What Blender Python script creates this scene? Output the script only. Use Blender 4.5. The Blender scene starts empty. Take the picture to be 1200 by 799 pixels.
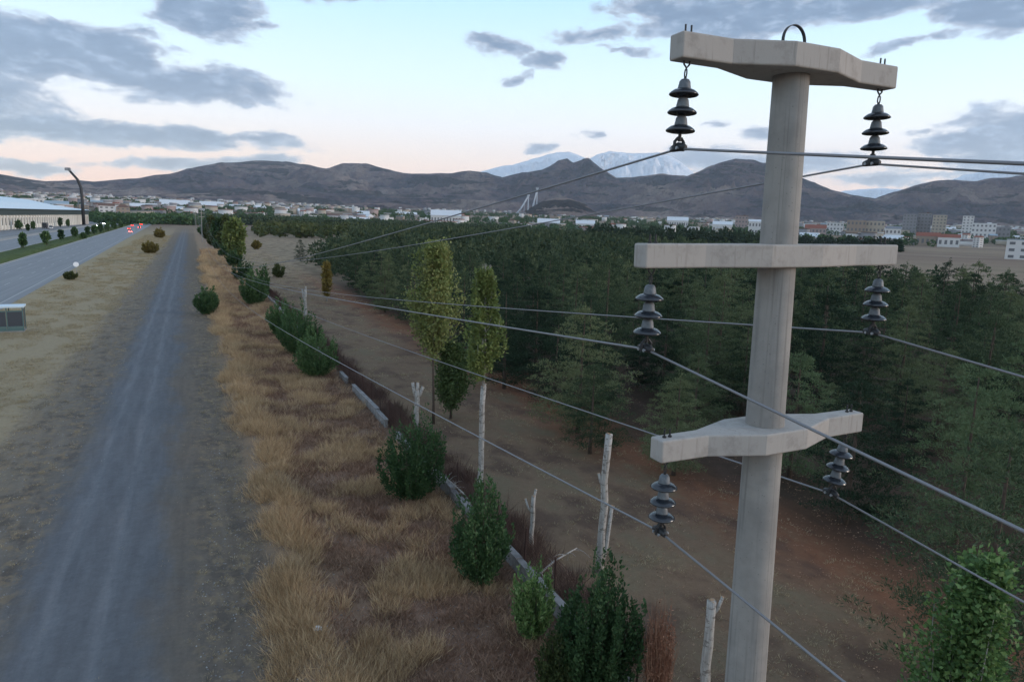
import bpy, math, random
import numpy as np
from mathutils import Vector, Matrix, noise as mn
RAD = math.radians
rng = np.random.default_rng(7)
random.seed(7)
S = bpy.context.scene
C = S.collection
PI = math.pi

# ------------------------------------------------------------------ camera
F_PX, PITCH, ROLL, YAW, CAM_H = 800.0, RAD(9.72), RAD(2.05), RAD(25.26), 12.8
_cp, _sp, _cy, _sy = math.cos(PITCH), math.sin(PITCH), math.cos(YAW), math.sin(YAW)
Fw = np.array([_sy*_cp, _cy*_cp, -_sp]); R0 = np.array([_cy, -_sy, 0.0]); U0 = np.cross(R0, Fw)
Rt = math.cos(ROLL)*R0 + math.sin(ROLL)*U0
Up = -math.sin(ROLL)*R0 + math.cos(ROLL)*U0
CAM = np.array([0, 0, CAM_H])
cd = bpy.data.cameras.new('camera'); cam = bpy.data.objects.new('camera', cd); C.objects.link(cam)
cd.sensor_width = 36; cd.lens = 24; cd.clip_start = 0.1; cd.clip_end = 60000
M = Matrix(((Rt[0], Up[0], -Fw[0], 0), (Rt[1], Up[1], -Fw[1], 0), (Rt[2], Up[2], -Fw[2], CAM_H), (0, 0, 0, 1)))
cam.matrix_world = M
S.camera = cam

def ray(x, y):
    return Fw + Rt*(x-600)/F_PX + Up*(399.5-y)/F_PX
def gp(x, y, z=0.0):                     # a point of the photograph on the ground (metres)
    d = ray(x, y); t = (z-CAM_H)/d[2]
    return float(d[0]*t), float(d[1]*t)
def azel(x, y):
    d = ray(x, y)
    return math.degrees(math.atan2(d[0], d[1])), math.degrees(math.atan2(d[2], math.hypot(d[0], d[1])))
def height_at(X, Y, y, x=None):          # height reached at photo row y by something standing at X, Y
    dep = lambda z: (np.array([X, Y, z])-CAM)
    lo, hi = -5.0, 400.0
    for _ in range(50):
        z = (lo+hi)/2; v = dep(z); f_ = v@Fw
        if f_ > .3 and 399.5-F_PX*(v@Up)/f_ > y: lo = z
        else: hi = z
    return z
def proj(X, Y, Z):
    v = np.array([X, Y, Z])-CAM; d = v@Fw
    return 600+F_PX*(v@Rt)/d, 399.5-F_PX*(v@Up)/d, d

# ------------------------------------------------------------------ node helper
class N:
    def __init__(s, nt): s.nt = nt
    def node(s, t, **k):
        n = s.nt.nodes.new(t)
        for a, v in k.items(): setattr(n, a, v)
        return n
    def put(s, sock, v):
        if isinstance(v, bpy.types.NodeSocket): s.nt.links.new(v, sock)
        elif v is not None: sock.default_value = v
    def m(s, op, a, b=None, c=None, clamp=False):
        n = s.node('ShaderNodeMath', operation=op, use_clamp=clamp)
        s.put(n.inputs[0], a)
        if b is not None: s.put(n.inputs[1], b)
        if c is not None: s.put(n.inputs[2], c)
        return n.outputs[0]
    def add(s, a, b): return s.m('ADD', a, b)
    def sub(s, a, b): return s.m('SUBTRACT', a, b)
    def mul(s, a, b): return s.m('MULTIPLY', a, b)
    def mx(s, a, b): return s.m('MAXIMUM', a, b)
    def step(s, v, lo, hi, smooth=True):
        n = s.node('ShaderNodeMapRange'); n.interpolation_type = 'SMOOTHSTEP' if smooth else 'LINEAR'
        s.put(n.inputs[0], v); n.inputs[1].default_value = lo; n.inputs[2].default_value = hi
        return n.outputs[0]
    def xyz(s, v):
        n = s.node('ShaderNodeSeparateXYZ'); s.put(n.inputs[0], v); return n.outputs
    def comb(s, x, y, z):
        n = s.node('ShaderNodeCombineXYZ'); s.put(n.inputs[0], x); s.put(n.inputs[1], y); s.put(n.inputs[2], z); return n.outputs[0]
    def noise(s, vec, scale, detail=4, rough=.55, dist=0.0, col=False):
        n = s.node('ShaderNodeTexNoise'); s.put(n.inputs['Vector'], vec); n.inputs['Scale'].default_value = scale
        n.inputs['Detail'].default_value = detail; n.inputs['Roughness'].default_value = rough; n.inputs['Distortion'].default_value = dist
        return n.outputs['Color' if col else 'Fac']
    def vor(s, vec, scale):
        n = s.node('ShaderNodeTexVoronoi'); s.put(n.inputs['Vector'], vec); n.inputs['Scale'].default_value = scale
        return n.outputs
    def mix(s, f, a, b, mode='MIX'):
        n = s.node('ShaderNodeMix', data_type='RGBA', blend_type=mode)
        s.put(n.inputs[0], f); s.put(n.inputs[6], c4(a)); s.put(n.inputs[7], c4(b)); return n.outputs[2]
    def ramp(s, f, stops, interp='LINEAR'):
        n = s.node('ShaderNodeValToRGB'); s.put(n.inputs[0], f); r = n.color_ramp; r.interpolation = interp
        while len(r.elements) < len(stops): r.elements.new(0.5)
        for e, (p, c) in zip(r.elements, stops): e.position = p; e.color = c4(c)
        return n.outputs[0]
    def bump(s, h, strength=.5, dist=.05):
        n = s.node('ShaderNodeBump'); n.inputs['Strength'].default_value = strength; n.inputs['Distance'].default_value = dist
        s.put(n.inputs['Height'], h); return n.outputs[0]
def c4(c):
    if isinstance(c, bpy.types.NodeSocket): return c
    c = tuple(c); return c if len(c) == 4 else c+(1.0,)
def srgb(r, g, b):
    f = lambda v: (v/255/12.92) if v/255 <= .04045 else ((v/255+.055)/1.055)**2.4
    return (f(r), f(g), f(b))
MATS = {}
def mat(name, col=None, rough=.8, metal=0, build=None, emit=None, spec=.3):
    m = bpy.data.materials.new(name); m.use_nodes = True; nt = m.node_tree; nt.nodes.clear()
    n = N(nt); out = n.node('ShaderNodeOutputMaterial'); b = n.node('ShaderNodeBsdfPrincipled')
    nt.links.new(b.outputs[0], out.inputs[0])
    b.inputs['Roughness'].default_value = rough; b.inputs['Metallic'].default_value = metal
    b.inputs['Specular IOR Level'].default_value = spec
    geo = n.node('ShaderNodeNewGeometry'); tc = n.node('ShaderNodeTexCoord'); oi = n.node('ShaderNodeObjectInfo')
    n.pos = geo.outputs['Position']; n.obj = tc.outputs['Object']; n.rnd = oi.outputs['Random']; n.nor = geo.outputs['Normal']
    n.isl = geo.outputs['Random Per Island']
    if col is not None: b.inputs['Base Color'].default_value = c4(col)
    if build: build(n, b, out)
    if emit: b.inputs['Emission Color'].default_value = c4(emit[0]); b.inputs['Emission Strength'].default_value = emit[1]
    MATS[name] = m; return m

# ------------------------------------------------------------------ world: dusk sky with clouds
SUN_AZ, SUN_EL = 118.0, 10.0              # degrees clockwise from +Y; the last light comes from the right, slightly behind the camera
W = bpy.data.worlds.new('World'); S.world = W; W.use_nodes = True
nt = W.node_tree; nt.nodes.clear(); n = N(nt)
wo = n.node('ShaderNodeOutputWorld'); bg = n.node('ShaderNodeBackground'); nt.links.new(bg.outputs[0], wo.inputs[0])
bg.inputs[1].default_value = 0.1
sky = n.node('ShaderNodeTexSky'); sky.sky_type = 'NISHITA'; sky.sun_disc = False
sky.sun_elevation = RAD(SUN_EL); sky.sun_rotation = RAD(SUN_AZ); sky.altitude = 1800
tc = n.node('ShaderNodeTexCoord'); g = tc.outputs['Generated']
dx, dy, dz = n.xyz(g)
AZ = n.mul(n.m('ARCTAN2', dx, dy), 57.29578)
EL = n.mul(n.m('ARCSINE', dz), 57.29578)
base = n.ramp(n.mul(n.m('MAXIMUM', EL, 0.0), 1/60.0), [
    (0.0, srgb(202, 166, 156)), (.04, srgb(216, 180, 166)), (.077, srgb(220, 198, 184)), (.12, srgb(220, 215, 211)),
    (.18, srgb(200, 217, 227)), (.29, srgb(160, 199, 222)), (.5, srgb(154, 178, 200)), (1.0, srgb(142, 162, 188))])
# (x, y, half width, half height, tilt) of the clouds as they stand in the sky
CL = [(70, 58, 150, 34, .06), (205, 96, 125, 22, .04), (10, 62, 130, 30, 0), (238, 10, 72, 32, .08), (318, 30, 24, 9, 0), (130, 152, 190, 15, .07),
      (10, 140, 130, 19, .03), (240, 158, 90, 11, .05), (225, 192, 130, 9, -.02), (20, 193, 90, 9, .05), (585, 50, 34, 11, .1), (640, 70, 28, 13, .1), (596, 93, 16, 7, -.2),
      (840, 18, 130, 26, .05), (1010, 8, 160, 20, 0), (1165, 12, 70, 30, .1), (1075, 50, 60, 8, -.2), (1160, 158, 90, 30, .05), (1210, 178, 120, 26, 0), (1075, 150, 30, 6, 0),
      (900, 190, 120, 15, .03), (1040, 205, 130, 12, .03), (628, 172, 22, 7, 0), (687, 158, 18, 5, 0), (845, 145, 16, 5, 0), (885, 152, 20, 8, 0), (760, 190, 60, 7, 0),
      (-160, 90, 200, 40, 0), (1420, 60, 160, 40, 0), (380, -10, 60, 14, 0), (700, 42, 60, 8, 0), (740, 60, 40, 6, .1)]
wv = n.comb(n.mul(AZ, .10), n.mul(EL, .22), 7.0)
wc = n.node('ShaderNodeSeparateXYZ'); n.put(wc.inputs[0], n.noise(wv, 1.0, 6, .65, .2, col=True))
AZw = n.add(AZ, n.mul(n.sub(wc.outputs[0], .5), 9.0)); ELw = n.add(EL, n.mul(n.sub(wc.outputs[1], .5), 2.8))
Mx = None
for (x, y, w, h, t) in CL:
    a0, e0 = azel(x, y); a1, _ = azel(x+w, y); _, e1 = azel(x, y-h); hx = abs(a1-a0)*1.12; hy = abs(e1-e0)*1.12
    t = t-.036                            # rows of the photograph tilt against the horizon
    u = n.sub(AZw, a0); v = n.add(n.sub(ELw, e0), n.mul(u, t+.0))
    q = n.m('SQRT', n.add(n.m('POWER', n.m('ABSOLUTE', n.mul(u, 1/hx)), 2.4), n.m('POWER', n.m('ABSOLUTE', n.mul(v, 1/hy)), 2.0)))
    q = n.mul(n.sub(1.10, q), min(1.15, .26+hy/2.3))
    Mx = q if Mx is None else n.mx(Mx, q)
cv = n.comb(n.mul(AZ, .22), n.mul(EL, .55), 0.0)
nz = n.noise(cv, 1.0, 7, .62, .35)
nz2 = n.noise(n.comb(n.mul(AZ, .05), n.mul(EL, .11), 3.0), 1.0, 6, .6, .3)
above = n.step(EL, 18, 26)
wild = n.sub(n.mul(n.mul(n.sub(nz2, .50), 3.5), above), n.mul(n.sub(1.0, above), 1.2))
den = n.add(n.mx(n.mx(Mx, -.8), wild), n.mul(n.sub(nz, .5), 1.7))
cov = n.step(den, -.02, .30)
core = n.step(den, .02, .55)
ccol = n.mix(core, srgb(168, 172, 182), srgb(84, 100, 124))
ccol = n.mix(n.mul(n.step(nz, .45, .72), .45), ccol, srgb(122, 138, 160))
nz3 = n.noise(n.comb(n.mul(AZ, .55), n.mul(EL, 1.3), 5.0), 1.0, 5, .6, .2)
ccol = n.mix(n.mul(n.step(nz3, .48, .70), .55), ccol, srgb(150, 164, 184)); ccol = n.mix(n.mul(n.step(nz3, .48, .30), .45), ccol, srgb(74, 88, 112))
lowc = n.step(EL, 0, 6)
ccol = n.mix(lowc, n.mix(.4, ccol, srgb(160, 156, 172)), ccol)
skyc = n.mix(n.mul(cov, .93), base, ccol)
skyc = n.mix(.03, skyc, sky.outputs[0])
vm = n.node('ShaderNodeVectorMath', operation='SCALE'); n.put(vm.inputs[0], n.mix(0.0, skyc, skyc)); vm.inputs['Scale'].default_value = 10.0
nt.links.new(vm.outputs[0], bg.inputs[0])
W.cycles.sampling_method = 'MANUAL'; W.cycles.sample_map_resolution = 512

# ------------------------------------------------------------------ sun and exposure
ld = bpy.data.lights.new('sun', 'SUN'); ld.energy = 0.95; ld.angle = RAD(16); ld.color = (1.0, .82, .70)
sun = bpy.data.objects.new('sun', ld); C.objects.link(sun)
sd = Vector((math.sin(RAD(SUN_AZ))*math.cos(RAD(SUN_EL)), math.cos(RAD(SUN_AZ))*math.cos(RAD(SUN_EL)), math.sin(RAD(SUN_EL))))
sun.rotation_euler = sd.to_track_quat('Z', 'Y').to_euler(); sun.location = (0, -20, 60)
S.view_settings.view_transform = 'Standard'; S.view_settings.look = 'None'; S.view_settings.exposure = 0.72; S.view_settings.gamma = 1
S.render.engine = 'CYCLES'
try:
    S.cycles.use_denoising = True; S.cycles.max_bounces = 5; S.cycles.volume_bounces = 1
    S.cycles.diffuse_bounces = 3; S.cycles.transparent_max_bounces = 6
except Exception: pass

# ------------------------------------------------------------------ mesh helpers
class MB:
    """collects faces of one mesh"""
    def __init__(s): s.v = []; s.f = []; s.mi = []; s.cur = 0
    def face(s, idx): s.f.append(tuple(idx)); s.mi.append(s.cur)
    def box(s, c, d, rz=0.0, bev=0.0, taper=1.0):
        x, y, z = d[0]/2, d[1]/2, d[2]/2; o = len(s.v); cz, sz = math.cos(rz), math.sin(rz)
        for k, tp in ((-1, 1.0), (1, taper)):
            for a, b in ((-1, -1), (1, -1), (1, 1), (-1, 1)):
                px, py = a*x*tp, b*y*tp
                s.v.append((c[0]+px*cz-py*sz, c[1]+px*sz+py*cz, c[2]+k*z))
        for q in ((3, 2, 1, 0), (4, 5, 6, 7), (0, 1, 5, 4), (1, 2, 6, 5), (2, 3, 7, 6), (3, 0, 4, 7)): s.face([o+i for i in q])
        return s
    def tube(s, pts, rad, seg=8, cap=True):
        pts = [Vector(p) for p in pts]; n_ = len(pts)
        if not hasattr(rad, '__len__'): rad = [rad]*n_
        o = len(s.v); side = None
        for i, p in enumerate(pts):
            t = (pts[min(i+1, n_-1)]-pts[max(i-1, 0)]).normalized()
            if side is None:
                side = t.cross(Vector((0, 0, 1)) if abs(t.z) < .9 else Vector((1, 0, 0))).normalized()
            else:
                side = (side-t*side.dot(t)).normalized()
            up = t.cross(side)
            for k in range(seg):
                a = 2*PI*k/seg; s.v.append(tuple(p+(side*math.cos(a)+up*math.sin(a))*rad[i]))
        for i in range(n_-1):
            for k in range(seg):
                a = o+i*seg+k; b = o+i*seg+(k+1) % seg; s.face((a, b, b+seg, a+seg))
        if cap:
            s.face([o+k for k in range(seg)][::-1]); s.face([o+(n_-1)*seg+k for k in range(seg)])
        return s
    def lathe(s, prof, seg=24, c=(0, 0, 0)):
        o = len(s.v)
        for r, z in prof:
            for k in range(seg):
                a = 2*PI*k/seg; s.v.append((c[0]+r*math.cos(a), c[1]+r*math.sin(a), c[2]+z))
        for i in range(len(prof)-1):
            for k in range(seg):
                a = o+i*seg+k; b = o+i*seg+(k+1) % seg; s.face((a, b, b+seg, a+seg))
        s.face([o+k for k in range(seg)][::-1]); s.face([o+(len(prof)-1)*seg+k for k in range(seg)])
        return s
    def prism(s, poly, z0, z1):
        o = len(s.v); m = len(poly)
        for z in (z0, z1):
            for p in poly: s.v.append((p[0], p[1], z))
        s.face([o+i for i in range(m)][::-1]); s.face([o+m+i for i in range(m)])
        for i in range(m):
            j = (i+1) % m; s.face((o+i, o+j, o+m+j, o+m+i))
        return s
    def mesh(s, name, mats, smooth=False):
        me = bpy.data.meshes.new(name); me.from_pydata(s.v, [], s.f)
        for m in (mats if isinstance(mats, (list, tuple)) else [mats]): me.materials.append(m)
        if max(s.mi, default=0): me.polygons.foreach_set('material_index', s.mi)
        if smooth: me.polygons.foreach_set('use_smooth', [True]*len(s.f))
        me.update(); return me
    def build(s, name, mats, parent=None, smooth=False, loc=None):
        return link(name, s.mesh(name, mats, smooth), parent, loc)
def link(name, data, parent=None, loc=None, rz=None):
    o = bpy.data.objects.new(name, data); C.objects.link(o)
    if parent: o.parent = parent
    if loc is not None: o.location = loc
    if rz is not None: o.rotation_euler = (0, 0, rz)
    return o
def tag(o, label=None, cat=None, group=None, kind=None):
    if label: o['label'] = label
    if cat: o['category'] = cat
    if group: o['group'] = group
    if kind: o['kind'] = kind
    return o
def empty(name, loc, rz=0.0):
    o = bpy.data.objects.new(name, None); C.objects.link(o); o.location = loc; o.rotation_euler = (0, 0, rz); o.empty_display_size = .3
    return o
def copy_tree(o, parent=None):
    c = o.copy(); C.objects.link(c)
    if parent: c.parent = parent
    for ch in list(o.children): copy_tree(ch, c)
    return c
def bevel(o, w, seg=2, auto=True):
    m = o.modifiers.new('bevel', 'BEVEL'); m.width = w; m.segments = seg; m.limit_method = 'ANGLE'; m.angle_limit = RAD(30)
    return o
def np_mesh(name, V, Fc, mats, smooth=False, mi=None):
    """V (n,3), Fc (m,k) all faces with k corners"""
    me = bpy.data.meshes.new(name); nv = len(V); m, k = Fc.shape
    me.vertices.add(nv); me.vertices.foreach_set('co', V.astype(np.float32).ravel())
    me.loops.add(m*k); me.loops.foreach_set('vertex_index', Fc.astype(np.int32).ravel())
    me.polygons.add(m); me.polygons.foreach_set('loop_start', np.arange(0, m*k, k, dtype=np.int32))
    try: me.polygons.foreach_set('loop_total', np.full(m, k, dtype=np.int32))
    except Exception: pass
    for q in (mats if isinstance(mats, (list, tuple)) else [mats]): me.materials.append(q)
    if mi is not None: me.polygons.foreach_set('material_index', mi.astype(np.int32))
    if smooth: me.polygons.foreach_set('use_smooth', np.ones(m, dtype=bool))
    me.update(calc_edges=True); return me
def rvec(n_, r=None):
    r = r or rng
    v = r.normal(size=(n_, 3)); return v/np.linalg.norm(v, axis=1)[:, None]
def leaves(P, D, L, Wd, r=None):
    """one pointed leaf (quad) at each P along direction D, length L, width Wd -> V, F"""
    n_ = len(P); side = np.cross(D, rvec(n_, r)); side /= np.linalg.norm(side, axis=1)[:, None]+1e-9
    L = np.asarray(L).reshape(-1, 1)*np.ones((n_, 1)); Wd = np.asarray(Wd).reshape(-1, 1)*np.ones((n_, 1))
    a = P; b = P+D*L*.45+side*Wd*.5; c = P+D*L; d = P+D*L*.45-side*Wd*.5
    V = np.stack([a, b, c, d], 1).reshape(-1, 3); Fc = np.arange(n_*4).reshape(-1, 4)
    return V, Fc
def merge_copies(V, Fc, pos, scl, rot, sz=None):
    """copies of V at pos with scale and z rotation, merged"""
    k = len(pos); c, s_ = np.cos(rot)[:, None], np.sin(rot)[:, None]
    x = (V[:, 0][None]*c-V[:, 1][None]*s_)*scl[:, None]+pos[:, 0:1]
    y = (V[:, 0][None]*s_+V[:, 1][None]*c)*scl[:, None]+pos[:, 1:2]
    z = V[:, 2][None]*(scl if sz is None else sz)[:, None]+pos[:, 2:3]
    VV = np.stack([x, y, z], 2).reshape(-1, 3)
    FF = (Fc[None]+(np.arange(k)*len(V))[:, None, None]).reshape(-1, Fc.shape[1])
    return VV, FF
def smooth(a, b, x):
    t = np.clip((np.asarray(x, float)-a)/(b-a), 0, 1); return t*t*(3-2*t)

# ------------------------------------------------------------------ terrain shape
def gz_far(x, y):
    r = np.hypot(x, y)
    return np.maximum(0, r-1000)*.0215*smooth(900, 1800, r)
def relief(x, y):
    """small unevenness of the verge, weeds strip and field, none on the highway"""
    a = smooth(1.2, 2.6, x)*(1-smooth(200, 400, np.abs(x)))*smooth(-2, 3, x)/(1+np.maximum(y, 0)/150)
    b = smooth(-20.5, -17, x)*(1-smooth(-11, -9, x))*.35/(1+np.maximum(y, 0)/90)
    amp = np.maximum(a, b)
    n1 = np.sin(x*1.31+1.7*np.sin(y*.37))*np.sin(y*.83+1.1*np.sin(x*.61))
    n2 = np.sin(x*3.1+y*1.3)*np.sin(y*2.7-x*1.9+2)
    n3 = np.sin(x*.23+y*.11)*np.sin(y*.17-x*.07)
    bank = .30*np.exp(-((x-3.1-.25*np.sin(y*.21))/.9)**2)*(y < 260)
    return amp*(.05*n1+.025*n2+.10*n3)+bank-.05*np.exp(-((x-1.6)/.7)**2)*(x > 0)
def gz(x, y):
    return float(gz_far(x, y)+relief(np.float64(x), np.float64(y)))

# ---------------- ground material: colour bands run along the road
def ground_nodes(n, b, out):
    x, y, z = n.xyz(n.pos)
    wob = n.mul(n.sub(n.noise(n.comb(n.mul(x, .35), n.mul(y, .12), 0.0), 1.0, 5, .6), .5), 3.4)
    wob2 = n.mul(n.sub(n.noise(n.comb(n.mul(x, 1.5), n.mul(y, .7), 0.0), 1.0, 4, .65), .5), 1.5)
    xw = n.add(n.add(x, wob), wob2)
    t = n.mul(n.add(xw, 24.0), 1/56.0)
    P = lambda X: (X+24)/56
    band = n.ramp(t, [(0.0, (.32, .26, .165)), (P(-10.4), (.31, .25, .165)), (P(-9.0), (.205, .172, .132)), (P(-6.3), (.155, .138, .118)),
                      (P(-4.9), (.135, .141, .152)), (P(-2.0), (.130, .134, .142)), (P(-1.0), (.145, .126, .107)), (P(1.6), (.165, .130, .098)), (P(2.4), (.25, .175, .115)),
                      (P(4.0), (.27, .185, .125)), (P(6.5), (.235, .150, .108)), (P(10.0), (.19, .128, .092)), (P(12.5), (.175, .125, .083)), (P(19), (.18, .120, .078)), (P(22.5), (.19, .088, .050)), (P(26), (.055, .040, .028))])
    # wheel tracks of the gravel road
    tr = None
    for X0, w_ in ((-4.55, .30), (-3.0, .30)):
        q = n.m('POWER', 2.718, n.mul(n.m('POWER', n.mul(n.sub(n.add(x, n.mul(wob, .08)), X0), 1/w_), 2.0), -1.0))
        tr = q if tr is None else n.mx(tr, q)
    brk = n.step(n.noise(n.comb(n.mul(x, 2.0), n.mul(y, .25), 4.0), 1.0, 4, .6), .25, .6)
    band = n.mix(n.mul(n.mul(tr, .5), brk), band, (.205, .213, .225))
    # long streaks along the road
    stk = n.noise(n.comb(n.mul(x, 2.2), n.mul(y, .22), 9.0), 1.0, 4, .6)
    inroad = n.mul(n.step(x, -10.5, -9.0), n.sub(1.0, n.step(x, 1.0, 2.6)))
    band = n.mix(n.mul(inroad, .4), band, n.mix(n.step(stk, .3, .7), n.mix(1.0, band, (.72, .72, .74), 'MULTIPLY'), n.mix(1.0, band, (1.2, 1.2, 1.2), 'MULTIPLY')))
    # dry tufts over the gravel edges
    tf = n.step(n.noise(n.comb(x, n.mul(y, .8), 2.0), 1.9, 6, .75), .50, .60)
    mot = n.step(n.noise(n.comb(n.mul(x, .9), n.mul(y, .5), 6.0), 1.0, 6, .7), .52, .40)
    edge = n.mx(n.mul(n.step(x, -11, -8.5), n.sub(1.0, n.step(x, -6.4, -5.2))), n.mul(n.step(x, -1.2, .6), n.sub(1.0, n.step(x, 1.9, 2.4))))
    band = n.mix(n.mul(n.mul(mot, edge), .6), band, (.085, .072, .062))
    band = n.mix(n.mul(n.mul(tf, edge), .8), band, (.23, .175, .115))
    # field right of the wall: olive and straw patches, red soil near the pines
    f1 = n.noise(n.comb(n.mul(x, .8), n.mul(y, .5), 11.0), .45, 6, .62)
    infield = n.step(x, 10.5, 12.0)
    nearf = n.sub(1.0, n.step(xw, 21.0, 24.0))
    band = n.mix(n.mul(n.mul(n.step(f1, .5, .66), infield), n.mul(nearf, .75)), band, (.16, .132, .085))
    band = n.mix(n.mul(n.mul(n.step(f1, .52, .36), infield), .7), band, (.085, .055, .043))
    # clearing: pale dry grass farther down the row
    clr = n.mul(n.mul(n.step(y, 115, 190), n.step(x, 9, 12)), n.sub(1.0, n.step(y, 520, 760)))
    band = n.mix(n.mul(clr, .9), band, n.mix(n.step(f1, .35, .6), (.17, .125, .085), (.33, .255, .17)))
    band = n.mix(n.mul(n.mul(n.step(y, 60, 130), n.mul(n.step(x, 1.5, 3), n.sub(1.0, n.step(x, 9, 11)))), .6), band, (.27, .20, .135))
    # far plain
    r = n.m('SQRT', n.add(n.mul(x, x), n.mul(y, y)))
    v1 = n.vor(n.comb(n.mul(x, .0035), n.mul(y, .0035), 0.0), 1.0)
    plain = n.ramp(n.noise(n.comb(x, y, 0.0), .0021, 6, .6), [(.3, (.09, .08, .05)), (.45, (.26, .20, .14)), (.55, (.19, .135, .10)), (.68, (.34, .27, .19))])
    plain = n.mix(.35, plain, n.ramp(n.xyz(v1['Color'])[0], [(0, (.09, .085, .05)), (.5, (.24, .18, .13)), (1, (.14, .10, .08))]))
    far = n.mx(n.step(r, 300, 700), n.mx(n.step(x, 160, 230), n.sub(1.0, n.step(x, -92, -82))))
    band = n.mix(far, band, plain)
    # grain
    g1 = n.noise(n.pos, 2.2, 6, .7); g2 = n.noise(n.pos, 9.0, 5, .75)
    gr = n.add(n.mul(g1, .9), n.mul(g2, .9))
    near = n.sub(1.0, n.step(r, 300, 900))
    k = n.add(.5, n.mul(gr, .56))
    mul = n.comb(k, k, k)
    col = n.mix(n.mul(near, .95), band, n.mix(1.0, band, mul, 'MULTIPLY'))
    # pale pebbles
    pv = n.vor(n.pos, 4.5)
    peb = n.mul(n.step(n.sub(1.0, pv['Distance']), .90, .95), n.step(n.xyz(pv['Color'])[1], .72, .80))
    col = n.mix(n.mul(n.mul(peb, near), .55), col, (.26, .25, .24))
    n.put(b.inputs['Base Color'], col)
    h = n.add(n.mul(g1, .6), n.mul(n.noise(n.pos, 14.0, 4, .8), .4))
    n.put(b.inputs['Normal'], n.bump(h, .8, .12))
ground_m = mat('ground_material', rough=.95, build=ground_nodes, spec=.1)

def sheet(name, xs, ys, zf, m, smooth_=True):
    X, Y = np.meshgrid(xs, ys); Z = zf(X, Y); V = np.stack([X, Y, Z], 2).reshape(-1, 3)
    nx, ny = len(xs), len(ys); i = np.arange(nx-1)[None]+(np.arange(ny-1)*nx)[:, None]; i = i.ravel()
    Fc = np.stack([i, i+1, i+nx+1, i+nx], 1)
    return link(name, np_mesh(name, V, Fc, m, smooth_))
xs = np.unique(np.concatenate([-np.geomspace(40, 19000, 34), np.arange(-40, -4, 1.0), np.arange(-4, 1.0, .5), np.arange(1.0, 12, .2), np.arange(12, 24, .5), np.geomspace(24, 19000, 60)]))
ys = np.unique(np.concatenate([[-600, -200, -50, -10], np.arange(0, 12, 1.0), np.arange(12, 60, .3), np.arange(60, 120, .8), np.geomspace(120, 19000, 110)]))
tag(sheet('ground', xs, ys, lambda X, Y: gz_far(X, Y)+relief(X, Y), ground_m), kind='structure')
# gravel road as a sheet of its own
ysr = np.unique(np.concatenate([[-60, -10, 0], np.arange(10, 50, .4), np.arange(50, 120, 1.2), np.arange(120, 700, 8)]))
NC = 41; rows = []
for yy in ysr:
    w1 = -5.6+.35*math.sin(yy*.13)+.2*math.sin(yy*.41)+.12*math.sin(yy*1.9); w2 = .1+.3*math.sin(yy*.17+1)+.15*math.sin(yy*.5)+.12*math.sin(yy*1.7)
    for k in range(NC):
        x = w1+(w2-w1)*k/(NC-1); e = math.sin(k/(NC-1)*PI)**.5
        rut = sum(math.exp(-((x-c-.05*math.sin(yy*.3))/.22)**2) for c in (-4.55, -3.0))+.45*math.exp(-((x+1.5-.1*math.sin(yy*.2))/.25)**2)
        nz_ = mn.fractal(Vector((x*1.1, yy*.7, 0)), .8, 2.1, 5) if yy < 120 else 0
        z = .006+e*(.055-.045*rut+.022*nz_); rows.append((x, yy, float(gz_far(x, yy))+float(relief(np.float64(x), np.float64(yy)))*(1 if x > -1 else 0)+max(z, .005)))
V = np.array(rows); i = (np.arange(NC-1)[None]+(np.arange(len(ysr)-1)*NC)[:, None]).ravel()
tag(link('gravel_road', np_mesh('gravel_road', V, np.stack([i, i+1, i+NC+1, i+NC], 1), ground_m, True)), kind='structure')

# ------------------------------------------------------------------ highway
def asphalt_nodes(n, b, out):
    x, y, z = n.xyz(n.pos)
    st = n.noise(n.comb(n.mul(x, 1.6), n.mul(y, .03), 0.0), 1.0, 4, .6); gr = n.noise(n.pos, 6.0, 4, .7)
    c = n.mix(n.step(st, .3, .7), (.19, .195, .205), (.25, .255, .262))
    n.put(b.inputs['Base Color'], n.mix(n.mul(gr, .3), c, (.12, .12, .13)))
asphalt = mat('asphalt_material', rough=.75, build=asphalt_nodes)
line_m = mat('road_paint_material', (.36, .36, .35), .7)
def concrete_nodes(c1, c2, sc=1.5):
    def f(n, b, out):
        a = n.noise(n.pos, sc, 6, .65); d = n.noise(n.pos, sc*9, 4, .7)
        c = n.mix(n.step(a, .3, .7), c1, c2); c = n.mix(n.mul(n.step(d, .55, .75), .3), c, tuple(v*.6 for v in c1))
        n.put(b.inputs['Base Color'], c); n.put(b.inputs['Normal'], n.bump(d, .35, .01))
    return f
pave_m = mat('pavement_material', rough=.9, build=concrete_nodes((.24, .23, .22), (.31, .30, .28)))
grassm = mat('median_grass_material', rough=.95, spec=.1, build=lambda n, b, o: n.put(b.inputs['Base Color'], n.ramp(n.noise(n.pos, .5, 5, .7), [(.3, (.045, .07, .022)), (.55, (.08, .11, .038)), (.75, (.13, .13, .06))])))
kerb_m = mat('kerb_material', rough=.85, build=concrete_nodes((.30, .30, .29), (.38, .37, .35)))
def hx(y):                               # the highway bends slightly to the left of the gravel road
    y = np.asarray(y, float); return -.0175*np.maximum(0, y-90)
ysh = np.unique(np.concatenate([[-60, 0, 30], np.arange(60, 700, 10), np.arange(700, 1100, 40)]))
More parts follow.
